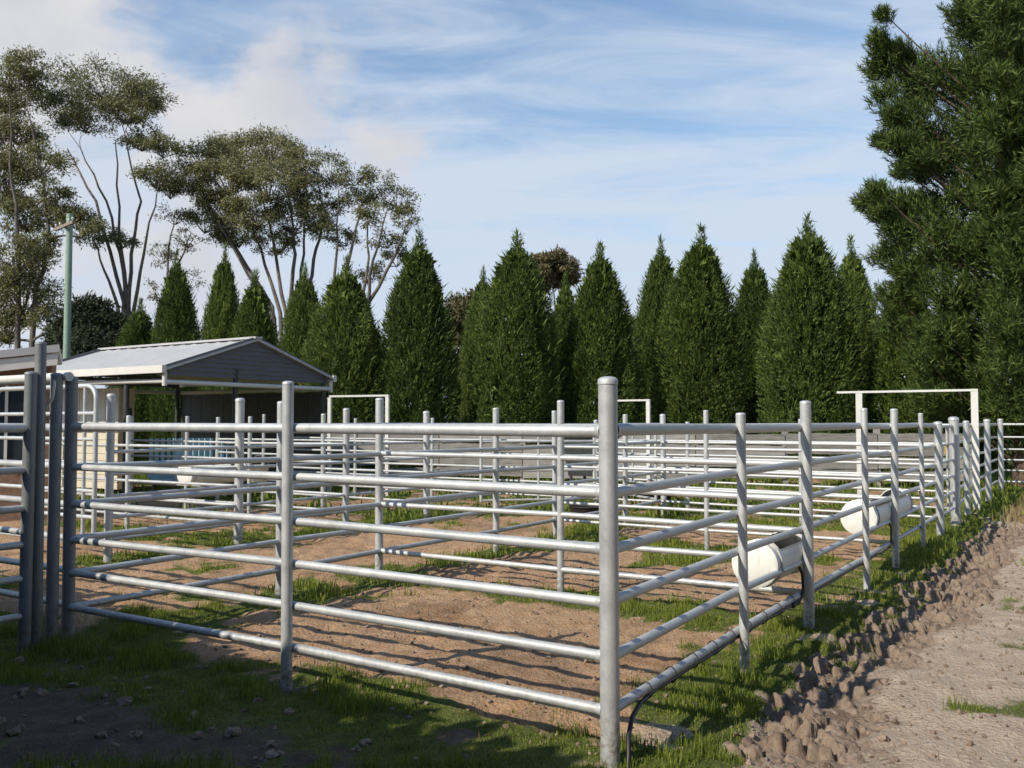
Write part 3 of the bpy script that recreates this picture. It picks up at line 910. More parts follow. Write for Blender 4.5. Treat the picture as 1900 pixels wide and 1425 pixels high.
    for sb in (-1, 1):
        for i in range(11):
            mb = MB(); mb.box(P(0.6 + sb * 0.42, 0.38 + i * 0.144, 0.86), a3 * 0.012, b3 * 0.035, Z * 0.42); mb.put('slat', M['blue'], q)
        mb = MB(); mb.box(P(0.6 + sb * 0.42, 1.1, 0.5), a3 * 0.025, b3 * 0.77, Z * 0.04); mb.put('rail', M['blue'], q)
    for sa in (-1, 1):
        for sb in (-1, 1):
            mb = MB(); mb.box(P(0.6 + sa * 0.36, 1.1 + sb * 0.66, 0.19), a3 * 0.03, b3 * 0.03, Z * 0.2); mb.put('leg', M['dark_steel'], q)
shelter()

def left_shed():
    O = at(108, HOR, 15.0); O.z = 0
    f = Vector((-0.90, -0.43, 0)).normalized(); r = Vector((-0.43, 0.90, 0)).normalized(); Z = Vector((0, 0, 1))
    t = empty('lean_to_shed', O + f * 1.5 + r * 1.5, 'brown walled shed with a pale skillion roof at the left edge', 'shed')
    L, D = 3.2, 3.4
    P = lambda a, b, z: O + f * a + r * b + Z * z
    zt = lambda a: 2.88 - 0.15 * a
    mb = MB()
    vs = [P(a, b, zt(a) + dz) for dz in (-0.12, 0.0) for a, b in ((0, -0.25), (L, -0.25), (L, D), (0, D))]
    mb.add(vs, [(3, 2, 1, 0), (4, 5, 6, 7), (0, 1, 5, 4), (1, 2, 6, 5), (2, 3, 7, 6), (3, 0, 4, 7)]); mb.put('roof', M['roofpale'], t)
    mb = MB()
    vs = [P(a, b, zt(a) - dz) for dz in (0.33, 0.145) for a, b in ((0.02, -0.22), (L, -0.22), (L, -0.16), (0.02, -0.16))]
    mb.add(vs, [(3, 2, 1, 0), (4, 5, 6, 7), (0, 1, 5, 4), (1, 2, 6, 5), (2, 3, 7, 6), (3, 0, 4, 7)]); mb.put('fascia', M['fascia'], t)
    mb = MB()
    vs = [P(a, b, z) for lvl in (0, 1) for a, b in ((0.1, 0.1), (L - 0.1, 0.1), (L - 0.1, D - 0.1), (0.1, D - 0.1)) for z in [(-0.1 if lvl == 0 else zt(a) - 0.14)]]
    mb.add(vs, [(3, 2, 1, 0), (4, 5, 6, 7), (0, 1, 5, 4), (1, 2, 6, 5), (2, 3, 7, 6), (3, 0, 4, 7)]); mb.put('wall', M['brown_wall'], t)
    for a in (0.75, 1.6, 2.45):
        mb = MB(); mb.box(P(a, 0.085, 1.55), f * 0.32, r * 0.012, Z * 0.62); wn = mb.put('window', M['glass'], t)
        mb = MB()
        for da in (-0.34, 0, 0.34):
            mb.box(P(a + da, 0.07, 1.55), f * 0.022, r * 0.02, Z * 0.66)
        mb.put('frame', M['fascia'], wn)
left_shed()

# power pole beyond the yards
def power_pole():
    b = at(122, HOR, 31); b.z = 0
    t = empty('power_pole', b, 'green treated timber power pole with a crossarm at the left', 'pole')
    top = CAM_Z + (HOR - 394) * 31 / FPX
    mb = MB(); mb.tube([(b.x, b.y, -0.3), (b.x, b.y, top * 0.5), (b.x, b.y, top)], [0.135, 0.12, 0.105], 12); mb.put('pole', M['green_pole'], t)
    z = top - 0.45
    mb = MB(); mb.box((b.x - 0.1, b.y - 0.17, z), (0.62, -0.62, 0.0), (0.03, 0.03, 0), (0, 0, 0.05)); mb.put('crossarm', M['arm'], t)
    for u in (-0.9, -0.45, 0.5, 0.9):
        mb = MB(); q = Vector((b.x - 0.1 + 0.62 * u, b.y - 0.17 - 0.62 * u, z + 0.05))
        mb.tube([q, q + Vector((0, 0, 0.05)), q + Vector((0, 0, 0.06)), q + Vector((0, 0, 0.13))], [0.015, 0.015, 0.04, 0.03], 8); mb.put('insulator', M['insul'], t)
power_pole()

# ------------------------------------------------------------------ pipe fences
def unit_cyl(name, n, mat):
    mb = MB(); mb.tube([(0, 0, 0), (0, 0, 1)], 1.0, n)
    me = mb.mesh(name); me.materials.append(mat); return me
CYL = {(k, n): unit_cyl('pipe_' + k, n, M[k]) for k in ('galv', 'galv_dull', 'white_steel') for n in (20, 12)}
def dome(name, mat):
    mb = MB(); n = 20
    prof = [(1.06, -0.5), (1.06, 0.25), (0.98, 0.45), (0.7, 0.72), (0.35, 0.85), (0.0, 0.88)]
    vs, fs = [], []
    for r, z in prof[:-1]:
        vs += [(r * math.cos(2 * math.pi * k / n), r * math.sin(2 * math.pi * k / n), z) for k in range(n)]
    for i in range(len(prof) - 2):
        fs += [(i * n + k, i * n + (k + 1) % n, (i + 1) * n + (k + 1) % n, (i + 1) * n + k) for k in range(n)]
    vs.append((0, 0, prof[-1][1])); b = (len(prof) - 2) * n
    fs += [(b + k, b + (k + 1) % n, len(vs) - 1) for k in range(n)]
    mb.add(vs, fs, True)
    me = mb.mesh(name); me.materials.append(mat); return me
CAP = dome('post_cap', M['galv'])
CAPD = dome('post_cap_dark', M['galv_dull'])

mb = MB()
vs = [(r * math.cos(2 * math.pi * k / 16), r * math.sin(2 * math.pi * k / 16), z) for r, z in ((1.22, -0.1), (1.2, 0.2), (1.12, 0.45), (1.05, 0.75), (1.0, 1.0)) for k in range(16)]
mb.add(vs, [(i * 16 + k, i * 16 + (k + 1) % 16, (i + 1) * 16 + (k + 1) % 16, (i + 1) * 16 + k) for i in range(4) for k in range(16)], True)
COLLAR = mb.mesh('weld_collar'); COLLAR.materials.append(M['galv'])
def collars(rail, L, ends, reach):
    for e in ends:
        c = bpy.data.objects.new('weld_collar', COLLAR); COL.objects.link(c)
        c.parent = rail
        sgn = 1 if e == 0 else -1
        c.matrix_local = Matrix.Translation((0, 0, e + sgn * reach / L)) @ Matrix.Diagonal((1, 1, sgn * 0.028 / L, 1))

def pipe(name, p0, p1, r, parent, mat='galv', n=20):
    p0, p1 = Vector(p0), Vector(p1)
    o = bpy.data.objects.new(name, CYL[(mat, n)])
    COL.objects.link(o)
    d = p1 - p0
    Mx = Matrix.Translation(p0 - wloc(parent)) @ d.to_track_quat('Z', 'Y').to_matrix().to_4x4() @ Matrix.Diagonal((r, r, d.length, 1))
    o.parent = parent
    o.matrix_local = Mx
    return o

def post(xy, h, r, parent, mat='galv', cap=True, lean=0.006):
    x, y = xy[0], xy[1]
    tilt = Vector((random.uniform(-lean, lean), random.uniform(-lean, lean), 0)) * h
    b = Vector((x, y, gz(x, y) - 0.12))
    tp = Vector((x, y, h)) + tilt
    o = pipe('post', b, tp, r, parent, mat)
    if cap:
        c = bpy.data.objects.new('cap', CAPD if mat == 'galv_dull' else CAP); COL.objects.link(c)
        c.parent = o
        L = (tp - b).length
        c.matrix_local = Matrix.Translation((0, 0, 1)) @ Matrix.Diagonal((1, 1, r / L * (0.62 if r > 0.045 else 0.45), 1)) @ Matrix.Diagonal((1.0 if r > 0.045 else 0.975, 1.0 if r > 0.045 else 0.975, 1, 1))
    return o

RZ = [0.255, 0.505, 0.752, 1.0, 1.272, 1.568]
def fence(label, p0, p1, posts, zs=RZ, rr=0.0255, rtop=0.031, mat='galv', n=20, weld=None, name='pipe_rail_fence', group='steel pipe fences of the yards', off=(0, 0)):
    """p0, p1 in yard coordinates; posts: (fraction, height, radius) with None height for a joint whose post belongs to another fence"""
    if n == 12: rr, rtop = 0.021, 0.026
    a, b = st(*p0), st(*p1)
    mid = a.lerp(b, 0.5)
    t = empty(name, (mid.x, mid.y, 0), label, 'fence', group)
    for u, h, r in posts:
        if h: post(a.lerp(b, u), h + random.uniform(-0.012, 0.012), r, t, mat)
    us = sorted(q[0] for q in posts)
    if us[0] > 0.001: us = [0.0] + us
    if us[-1] < 0.999: us = us + [1.0]
    dz = {u: [random.uniform(-0.008, 0.008) for _ in zs] for u in us}
    for i in range(len(us) - 1):
        q0, q1 = a.lerp(b, us[i]), a.lerp(b, us[i + 1])
        ov = Vector((A.x * off[0] + B.x * off[1], A.y * off[0] + B.y * off[1], 0))
        if us[i] > 0.01: q0 = q0 + ov
        if us[i + 1] < 0.99 or off[0]: q1 = q1 + ov
        for k, z in enumerate(zs):
            r = rtop if k == len(zs) - 1 else rr
            o = pipe('rail', q0 + Vector((0, 0, z + dz[us[i]][k])), q1 + Vector((0, 0, z + dz[us[i + 1]][k])), r * random.uniform(0.97, 1.03), t, mat, n)
            if weld:
                ee = ([0] if i == 0 else []) + ([1] if i == len(us) - 2 else [])
                if ee: collars(o, (q1 - q0).length, ee, weld)
    return t

F1 = 4.41
front = fence('bright six-rail front fence running left from the tall near corner post', (0, 0), (F1, 0), [(0, 1.80, 0.046), (0.487, 1.83, 0.034), (1, None, 0)], off=(0, 0.045), weld=0.040)
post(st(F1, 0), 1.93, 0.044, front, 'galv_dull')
side_posts = [(1.92, 1.66, 0.031), (3.46, 1.76, 0.043), (5.56, 1.74, 0.032), (7.06, 1.74, 0.040), (8.95, 1.72, 0.030), (10.45, 1.60, 0.055)]
side = fence('long shaded side fence receding right from the near corner post', (0, 0), (0, 10.45), [(0, None, 0)] + [(t / 10.45, h, r) for t, h, r in side_posts], off=(0.055, 0), weld=0.040)
fence('striped far end of the side fence near the large white gate frame', (0, 12.1), (0, 20), [(0, 1.66, 0.075), (1.5 / 7.9, 1.62, 0.05), (5.0 / 7.9, 1.66, 0.06), (1, 1.68, 0.06)], off=(0.09, 0))
fence('first cross fence closing the back of the nearest pen', (0, 3.46), (4.45, 3.46), [(0, None, 0), (0.506, 1.79, 0.033), (1, 1.84, 0.043)], weld=0.038)
fence('divider fence along the left side of the nearest pen, second post behind the front one', (F1, 0), (4.45, 10.9),
      [(0, None, 0), (2.05 / 10.9, 1.80, 0.042), (3.46 / 10.9, None, 0), (5.64 / 10.9, 1.79, 0.041), (7.12 / 10.9, 1.76, 0.036), (9.35 / 10.9, 1.72, 0.04), (1, 1.74, 0.05)])
fence('second cross fence, behind the white trough nearest the corner post', (0, 7.06), (4.45, 7.15), [(0, None, 0), (0.5, 1.76, 0.032), (1, None, 0)], n=12)
fence('third cross fence at the back of the right-hand pens', (0, 10.45), (4.45, 10.75), [(0, None, 0), (0.45, 1.66, 0.034), (1, None, 0)], n=12)
fence('last cross fence left of the large white gate frame', (0, 12.1), (6.5, 12.3), [(0, None, 0), (0.37, 1.64, 0.055), (0.7, 1.62, 0.04), (1, 1.66, 0.045)], n=12)
fence('far side fence of the lane, its nearest post left of the shelter', (7.75, 2.5), (7.75, 10.6),
      [(0, 1.92, 0.048), (0.235, 1.90, 0.06), (0.49, 1.80, 0.05), (0.735, 1.78, 0.055), (1, 1.72, 0.04)], n=12)
fence('pale fence running left from the thick double post in front of the shelter', (7.75, 4.4), (12.6, 4.4), [(0, None, 0), (0.5, 1.70, 0.035), (1, 1.72, 0.04)], n=12)
fence('pale fence seen between the two front fence posts, in front of the shelter end', (7.75, 6.47), (13.2, 6.5), [(0, None, 0), (0.4, 1.70, 0.033), (0.7, 1.7, 0.033), (1, 1.72, 0.04)], n=12)
fence('farther pale fence left of the lane, under the small white overhead frame', (7.75, 8.45), (13.2, 8.5), [(0, None, 0), (0.45, 1.76, 0.045), (0.75, 1.75, 0.03), (1, 1.72, 0.04)], n=12)
fence('cross fence closing the far end of the lane', (4.45, 10.75), (13.5, 10.75), [(0, None, 0), (0.365, None, 0), (0.55, 1.7, 0.035), (0.78, 1.7, 0.035), (1, 1.7, 0.04)], n=12)
fence('short fence behind the cluster of dark gate posts at the left', (F1 + 0.12, 0.05), (8.6, 0.1), [(0, None, 0), (0.55, 1.72, 0.036), (1, 1.75, 0.04)])
fence('rail fence beyond the lane at the right edge of the picture', (0, 20), (-9, 20), [(0, None, 0), (0.4, 1.66, 0.05), (0.75, 1.66, 0.05), (1, 1.66, 0.05)], n=12)

# cluster of latch posts at the front left corner
for s, t_, h, r, lab in ((4.40, -0.33, 1.95, 0.042, 'leftmost latch post of the dark cluster, shorter than its neighbour'), (4.41, -0.235, 2.17, 0.038, 'tallest latch post of the dark cluster at the left'),
                         (4.42, -0.12, 1.95, 0.042, 'latch post beside the last post of the front fence')):
    p = st(s, t_)
    e = empty('latch_post', (p.x, p.y, 0), lab, 'post', 'latch posts at the front left corner')
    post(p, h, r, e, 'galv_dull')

def gate(label, p0, p1, z0, z1, nr, r=0.02, bow=True, mat='galv', rs=None, n=12, uprights=(0.5,), kind='gate'):
    """pipe gate leaf with rounded upper corners"""
    a, b = st(*p0), st(*p1)
    d = (b - a).normalized(); L = (b - a).length
    t = empty('pipe_gate', ((a.x + b.x) / 2, (a.y + b.y) / 2, 0), label, 'gate', 'steel pipe gates')
    rc = 0.16
    pts = [a + Vector((0, 0, z0))]
    pts += [a + d * rc * (1 - math.cos(u)) + Vector((0, 0, z1 - rc + rc * math.sin(u))) for u in [i * math.pi / 12 for i in range(7)]]
    pts += [b - d * rc * (1 - math.cos(u)) + Vector((0, 0, z1 - rc + rc * math.sin(u))) for u in [(6 - i) * math.pi / 12 for i in range(7)]]
    pts += [b + Vector((0, 0, z0))]
    mb = MB(); mb.tube(pts, r * 1.2, 10); mb.put('frame', M[mat], t)
    for i in range(nr):
        z = z0 + 0.02 + (z1 - z0 - 0.04) * i / nr
        pipe('rail', a + Vector((0, 0, z)), b + Vector((0, 0, z)), r, t, mat, n)
    for u in uprights:
        q = a.lerp(b, u)
        pipe('upright', q + Vector((0, 0, z0)), q + Vector((0, 0, z1)), r * 0.9, t, mat, n)
    return t

fence('shaded fence running out of the left edge beside the latch posts', (4.40, -0.33), (4.36, -3.4), [(0, None, 0), (0.55, 1.7, 0.035), (1, 1.75, 0.042)])
gate('tall round-cornered gate in front of the cream cabin', (7.75, 2.32), (9.9, 2.3), 0.2, 2.03, 6, 0.024, uprights=(0.1,))
gate('narrow gate between the striped end posts at the right', (0, 10.6), (0, 11.95), 0.25, 1.55, 5, 0.02)
gate('lane gate standing behind the middle of the front fence', (5.6, 10.5), (7.0, 9.0), 0.25, 1.55, 5, 0.022)
gate('wire-braced gate beside the farther overhead bar', (4.6, 10.9), (6.0, 12.0), 0.25, 1.55, 5, 0.022)

# overhead pipe from the front left corner post
t = empty('overhead_pipe', st(F1, 0.0), 'white overhead pipe crossing the left edge above the latch posts', 'pipe')
pipe('pipe', st(F1 - 0.05, -0.06, 1.94), st(8.6, -0.04, 1.93), 0.033, t, 'white_steel')
# chain of rope hanging from it
mb = MB()
q = st(F1 + 0.02, -0.15)
mb.tube([q + Vector((0.02, 0, 1.93)), q + Vector((0.035, -0.04, 1.86)), q + Vector((0.03, -0.05, 1.78)), q + Vector((-0.02, -0.05, 1.70)), q + Vector((-0.06, -0.04, 1.68))], 0.011, 8)
o = mb.put('hanging_rope', M['rope']); tag(o, 'loop of pale rope hanging on the dark latch posts', 'rope')

def overhead_frame(label, pl, pr, top, over, w_=0.05, dp=0.03):
    """two flat posts and a thin top bar that overhangs at one end"""
    pl, pr = Vector(pl), Vector(pr)
    t = empty('gate_frame', ((pl.x + pr.x) / 2, (pl.y + pr.y) / 2, 0), label, 'gate frame', 'white overhead gate frames')
    d = (pr - pl); d.z = 0; d.normalize(); nrm = Vector((-d.y, d.x, 0)); Z = Vector((0, 0, 1))
    for p in (pl, pr):
        mb = MB(); mb.box((p.x, p.y, top / 2 - 0.1), d * w_, nrm * dp, Z * (top / 2 + 0.1)); mb.put('post', M['white_steel'], t)
    a = Vector((pl.x, pl.y, top + 0.024)) - d * over; b = Vector((pr.x, pr.y, top + 0.024)) + d * w_
    mb = MB(); mb.box((a + b) / 2, (b - a) / 2, nrm * 0.03, Z * 0.02); mb.put('top_bar', M['white_steel'], t)
overhead_frame('large white overhead gate frame with an overhanging top bar at the right', st(2.05, 15.0), st(0.0, 15.0), 2.19, 0.42, 0.06)
q0, q1 = at(612, HOR, 20.6), at(719, HOR, 20.0)
overhead_frame('small white overhead gate frame right of the shelter', (q0.x, q0.y, 0), (q1.x, q1.y, 0), 2.18, 0.0, 0.04)
q0, q1 = at(1120, HOR, 21.5), at(1203, HOR, 20.8)
overhead_frame('slim overhead gate frame right behind the near corner post', (q0.x, q0.y, 0), (q1.x, q1.y, 0), 2.10, 0.0, 0.045)

# yellow ear-tag like latch on the narrow gate
mb = MB(); q = st(0.03, 11.4, 1.2); mb.box(q, (0.02, 0, 0), (0, 0.015, 0), (0, 0, 0.07)); o = mb.put('latch', M['yellow']); tag(o, 'yellow latch hanging between the striped end posts', 'latch')

# ------------------------------------------------------------------ weathered board fence behind the yards
def board_fence():
    p0, p1 = at(520, HOR, 25.0), at(1800, HOR, 22.6)
    p0.z = p1.z = 0
    t = empty('timber_board_fence', (p0 + p1) / 2, 'weathered grey timber board fence behind the steel yards', 'fence')
    d = (p1 - p0); L = d.length; d.normalize(); nrm = Vector((d.y, -d.x, 0)); Z = Vector((0, 0, 1))
    n = 8
    rnd = random.Random(5)
    shared = {}
    for i in range(n + 1):
        q = p0 + d * (L * i / n)
        mb = MB(); mb.box(q + Z * (0.68 + rnd.uniform(-.04, .04)), d * 0.07, nrm * 0.06, Z * 0.78); mb.put('post', M['board'], t)
    for i in range(n):
        for z, hh in ((0.30, 0.115), (0.60, 0.13), (0.92, 0.12), (1.24, 0.10)):
            c = p0 + d * (L * (i + 0.5) / n) + Z * (z + rnd.uniform(-.025, .025)) + nrm * 0.09
            me = shared.get(hh)
            if me is None:
                mb = MB()
                nn = 8; ll = L / n / 2 - 0.012
                for k in range(nn):
                    pass
                vs = []; fs = []
                for k in range(nn + 1):
                    x = -ll + 2 * ll * k / nn; wob = 0.012 * math.sin(k * 1.7 + hh * 90)
                    vs += [(x, -0.02, -hh + wob * 0.6), (x, -0.02, hh + wob), (x, 0.02, hh + wob), (x, 0.02, -hh + wob * 0.6)]
                for k in range(nn):
                    for j in range(4):
                        fs.append((k * 4 + j, k * 4 + (j + 1) % 4, (k + 1) * 4 + (j + 1) % 4, (k + 1) * 4 + j))
                fs += [(3, 2, 1, 0), (nn * 4, nn * 4 + 1, nn * 4 + 2, nn * 4 + 3)]
                mb.add(vs, fs); me = mb.mesh('board'); me.materials.append(M['board']); shared[hh] = me
            o = bpy.data.objects.new('board', me); COL.objects.link(o); o.parent = t
            o.location = c - wloc(t)
            o.rotation_euler = (rnd.uniform(-.03, .03), rnd.uniform(-.012, .012), math.atan2(d.y, d.x))
board_fence()

# ------------------------------------------------------------------ troughs
def trough(label, pA, pB, z, R, group='white half-pipe water troughs'):
    """white plastic drum lying along the fence with the top cut open in the middle, water inside"""
    a, b = Vector((pA.x, pA.y, z)), Vector((pB.x, pB.y, z))
    ax = (b - a).normalized(); L = (b - a).length
    sd = Vector((-ax.y, ax.x, 0)); Z = Vector((0, 0, 1))
    t = empty('water_trough', ((a.x + b.x) / 2, (a.y + b.y) / 2, z - R), label, 'trough', group)
    n = 40
    def ring(u, r):
        return [a + ax * u + (sd * math.cos(2 * math.pi * k / n) + Z * math.sin(2 * math.pi * k / n)) * r for k in range(n)]
    u0, u1 = min(0.16, L * 0.17), L - min(0.16, L * 0.17)
    us = [0, 0.004, u0, u0 + 0.001, (u0 + u1) / 2, u1 - 0.001, u1, L]
    mb = MB(); vo, vi = [], []
    for u in us:
        vo += ring(u, R); vi += ring(u, R - 0.012)
    fs = []
    lo, hi = int(n * 0.095), int(n * 0.405)               # opening across the top
    m = len(vo)
    for i in range(len(us) - 1):
        for k in range(n):
            k2 = (k + 1) % n
            opened = 2 <= i <= 5 and us[i] >= u0 - 1e-6 and us[i + 1] <= u1 + 1e-6 and lo <= k < hi
            if opened: continue
            fs.append((i * n + k, (i + 1) * n + k, (i + 1) * n + k2, i * n + k2))
            fs.append((m + i * n + k, m + i * n + k2, m + (i + 1) * n + k2, m + (i + 1) * n + k))
            if 2 <= i <= 5 and k in (lo - 1, hi):
                e = k2 if k == lo - 1 else k
                fs.append((i * n + e, (i + 1) * n + e, m + (i + 1) * n + e, m + i * n + e))
    for i in (2, 6):
        for k in range(lo, hi):
            fs.append((i * n + k, i * n + k + 1, m + i * n + k + 1, m + i * n + k))
    mb.add(vo + vi, fs, True)
    mb.put('drum', M['trough'], t)
    for u, s in ((-0.006, 1), (L + 0.006, -1)):
        mb = MB()
        r0 = ring(u, R * 1.012); r1 = ring(u + s * 0.05, R * 1.012)
        c = a + ax * (u - s * 0.012)
        rb = [a + ax * (u - s * 0.008) + (p - (a + ax * u)) * 0.93 for p in r0]
        f2 = [(k, (k + 1) % n, n + (k + 1) % n, n + k) for k in range(n)]
        mb.add(r0 + r1, f2, True)
        mb.add(r0 + rb + [c], [(k, n + k, n + (k + 1) % n, (k + 1) % n) for k in range(n)] + [(n + k, 2 * n, n + (k + 1) % n) for k in range(n)], True)
        mb.put('end_cap', M['trough'], t)
    mb = MB()
    wz = R * 0.12
    hw = math.sqrt((R - 0.013) ** 2 - wz ** 2)
    mb.add([a + ax * u + sd * s * hw + Z * wz for u, s in ((0.01, -1), (L - 0.01, -1), (L - 0.01, 1), (0.01, 1))], [(0, 1, 2, 3)])
    mb.put('water', M['water'], t)
    for u in (u0 * 0.55, L - u0 * 0.55):
        mb = MB(); mb.tube([a + ax * u + (sd * math.cos(w2) + Z * math.sin(w2)) * (R + 0.006) for w2 in [i * math.pi / 18 for i in range(-26, -8)]] + [a + ax * u - sd * 0.2 - Z * (R * 0.2)], 0.009, 6)
        mb.put('strap', M['galv'], t)
    return t
trough('nearest white drum trough on the side fence, open top facing up', st(0.215, 2.80), st(0.215, 3.72), 0.555, 0.172)
trough('longer white drum trough farther along the side fence', st(0.215, 6.25), st(0.215, 8.4), 0.60, 0.185)
qa, qb = at(345, HOR, 15.4), at(452, HOR, 16.5)
trough('white drum trough end seen left, in front of the shelter', qa, qb, 0.74, 0.19)

# black water pipe tied under the bottom rail of the side fence
mb = MB()
rs = lambda tt: 0.055 * min(1.0, tt / 1.92)           # how far the rails sit inside the post line
pts = [st(-0.10, -0.02, 0.0), st(-0.085, 0.02, 0.06), st(-0.07, 0.05, 0.13), st(-0.045, 0.14, 0.19), st(-0.015, 0.3, 0.214)]
for i in range(1, 13):
    tt = 0.3 + (3.25 - 0.3) * i / 12
    pts.append(st(rs(tt) - 0.010 + 0.004 * math.sin(i), tt, 0.218 + 0.004 * math.sin(i * 2.3)))
pts += [st(0.03, 3.33, 0.23), st(0.02, 3.38, 0.31), st(0.03, 3.39, 0.42), st(0.06, 3.37, 0.50), st(0.10, 3.32, 0.56)]
mb.tube(pts, 0.012, 10)
hose = mb.put('water_pipe', M['black_plastic']); tag(hose, 'black poly water pipe strapped under the bottom rail of the side fence', 'pipe')
mb = MB(); mb.tube([st(0.04, 3.12, 0.218), st(0.04, 3.15, 0.218), st(0.04, 3.16, 0.218), st(0.04, 3.24, 0.222), st(0.04, 3.25, 0.222), st(0.036, 3.30, 0.226)], [0.02, 0.028, 0.022, 0.022, 0.028, 0.02], 12); mb.put('joiner', M['black_rubber'], hose)
for i in range(9):
    mb = MB(); tt = 0.42 + i * 0.34
    mb.tube([st(rs(tt) - 0.003 + 0.034 * math.cos(u), tt, 0.243 + 0.043 * math.sin(u)) for u in [k * math.pi / 8 for k in range(17)]], 0.0035, 5, False)
    mb.put('tie', M['black_rubber'], hose)
mb = MB()
pts = [st(0.045, 3.55, 0.218)] + [st(0.045, 3.55 + 3.4 * i / 10, 0.216 + 0.004 * math.sin(i * 1.9)) for i in range(1, 11)] + [st(0.03, 6.98, 0.28), st(0.03, 6.99, 0.44), st(0.10, 6.96, 0.56)]
mb.tube(pts, 0.0105, 10); o = mb.put('water_pipe', M['black_plastic']); tag(o, 'black poly water pipe leading to the farther white trough', 'pipe')

# dark valve boxes / bins among the pens
def feed_bin():
    p = at(1095, HOR, 19.2); p.z = 0
    t = empty('feed_bin', p, 'dark steel feed bin behind the rails left of the near corner post', 'bin')
    a3, b3, Z = Vector((A.x, A.y, 0)), Vector((B.x, B.y, 0)), Vector((0, 0, 1))
    mb = MB()
    lo = [p + a3 * x * 0.34 + b3 * y * 0.34 + Z * 0.5 for x, y in ((-1, -1), (1, -1), (1, 1), (-1, 1))]
    hi = [p + a3 * x * 0.46 + b3 * y * 0.46 + Z * 1.3 for x, y in ((-1, -1), (1, -1), (1, 1), (-1, 1))]
    mb.add(lo + hi, [(3, 2, 1, 0), (4, 5, 6, 7), (0, 1, 5, 4), (1, 2, 6, 5), (2, 3, 7, 6), (3, 0, 4, 7)]); mb.put('hopper', M['dark_steel'], t)
    mb = MB(); mb.box(p + Z * 1.33, a3 * 0.49, b3 * 0.49, Z * 0.025); mb.put('lid', M['dark_steel'], t)
    for x, y in ((-1, -1), (1, -1), (1, 1), (-1, 1)):
        mb = MB(); mb.box(p + a3 * x * 0.3 + b3 * y * 0.3 + Z * 0.2, a3 * 0.025, b3 * 0.025, Z * 0.31); mb.put('leg', M['dark_steel'], t)
feed_bin()
def rubber_tub(px, d, r, h, label):
    p = at(px, HOR, d); p.z = gz(p.x, p.y)
    mb = MB(); n = 24
    prof = [(0, 0.0), (r * 0.86, 0.0), (r * 0.95, h * 0.5), (r, h), (r * 1.05, h), (r * 1.05, h * 0.93), (r * 0.93, h * 0.93), (r * 0.84, 0.05), (0, 0.05)]
    vs = [(p.x + q * math.cos(2 * math.pi * k / n), p.y + q * math.sin(2 * math.pi * k / n), p.z + z) for q, z in prof for k in range(n)]
    fs = [(i * n + k, i * n + (k + 1) % n, (i + 1) * n + (k + 1) % n, (i + 1) * n + k) for i in range(len(prof) - 1) for k in range(n)]
    mb.add(vs, fs, True)
    o = mb.put('rubber_tub', M['black_rubber']); tag(o, label, 'tub', 'black rubber tubs')
rubber_tub(1092, 15.4, 0.33, 0.22, 'black rubber feed tub on the pen soil left of the near corner post')
rubber_tub(1216, 19.0, 0.35, 0.25, 'black rubber tub far back right of the near corner post')
mb = MB()
q = at(482, 870, 15.2)
for i, (dx, dz) in enumerate(((0, 0), )):
    n = 20; r, h = 0.16, 0.28
    prof = [(0, 0.0), (r * 0.8, 0.0), (r, h), (r * 1.06, h), (r * 1.06, h * 0.92), (r * 0.95, h * 0.92), (r * 0.76, 0.02), (0, 0.02)]
    z0 = 0.62
    vs = [(q.x + a_ * math.cos(2 * math.pi * k / n), q.y + a_ * math.sin(2 * math.pi * k / n), z0 + z) for a_, z in prof for k in range(n)]
    fs = [(i2 * n + k, i2 * n + (k + 1) % n, (i2 + 1) * n + (k + 1) % n, (i2 + 1) * n + k) for i2 in range(len(prof) - 1) for k in range(n)]
    mb.add(vs, fs, True)
t = empty('white_bucket', (q.x, q.y, 0.62), 'white bucket hooked on the rails just left of the second front post', 'bucket')
mb.put('pail', M['white_plastic'], t)
mb = MB(); mb.tube([(q.x + 0.165 * math.cos(u), q.y, 0.62 + 0.27 + 0.17 * math.sin(u)) for u in [i * math.pi / 12 for i in range(13)]], 0.006, 6); mb.put('handle', M['galv_dull'], t)

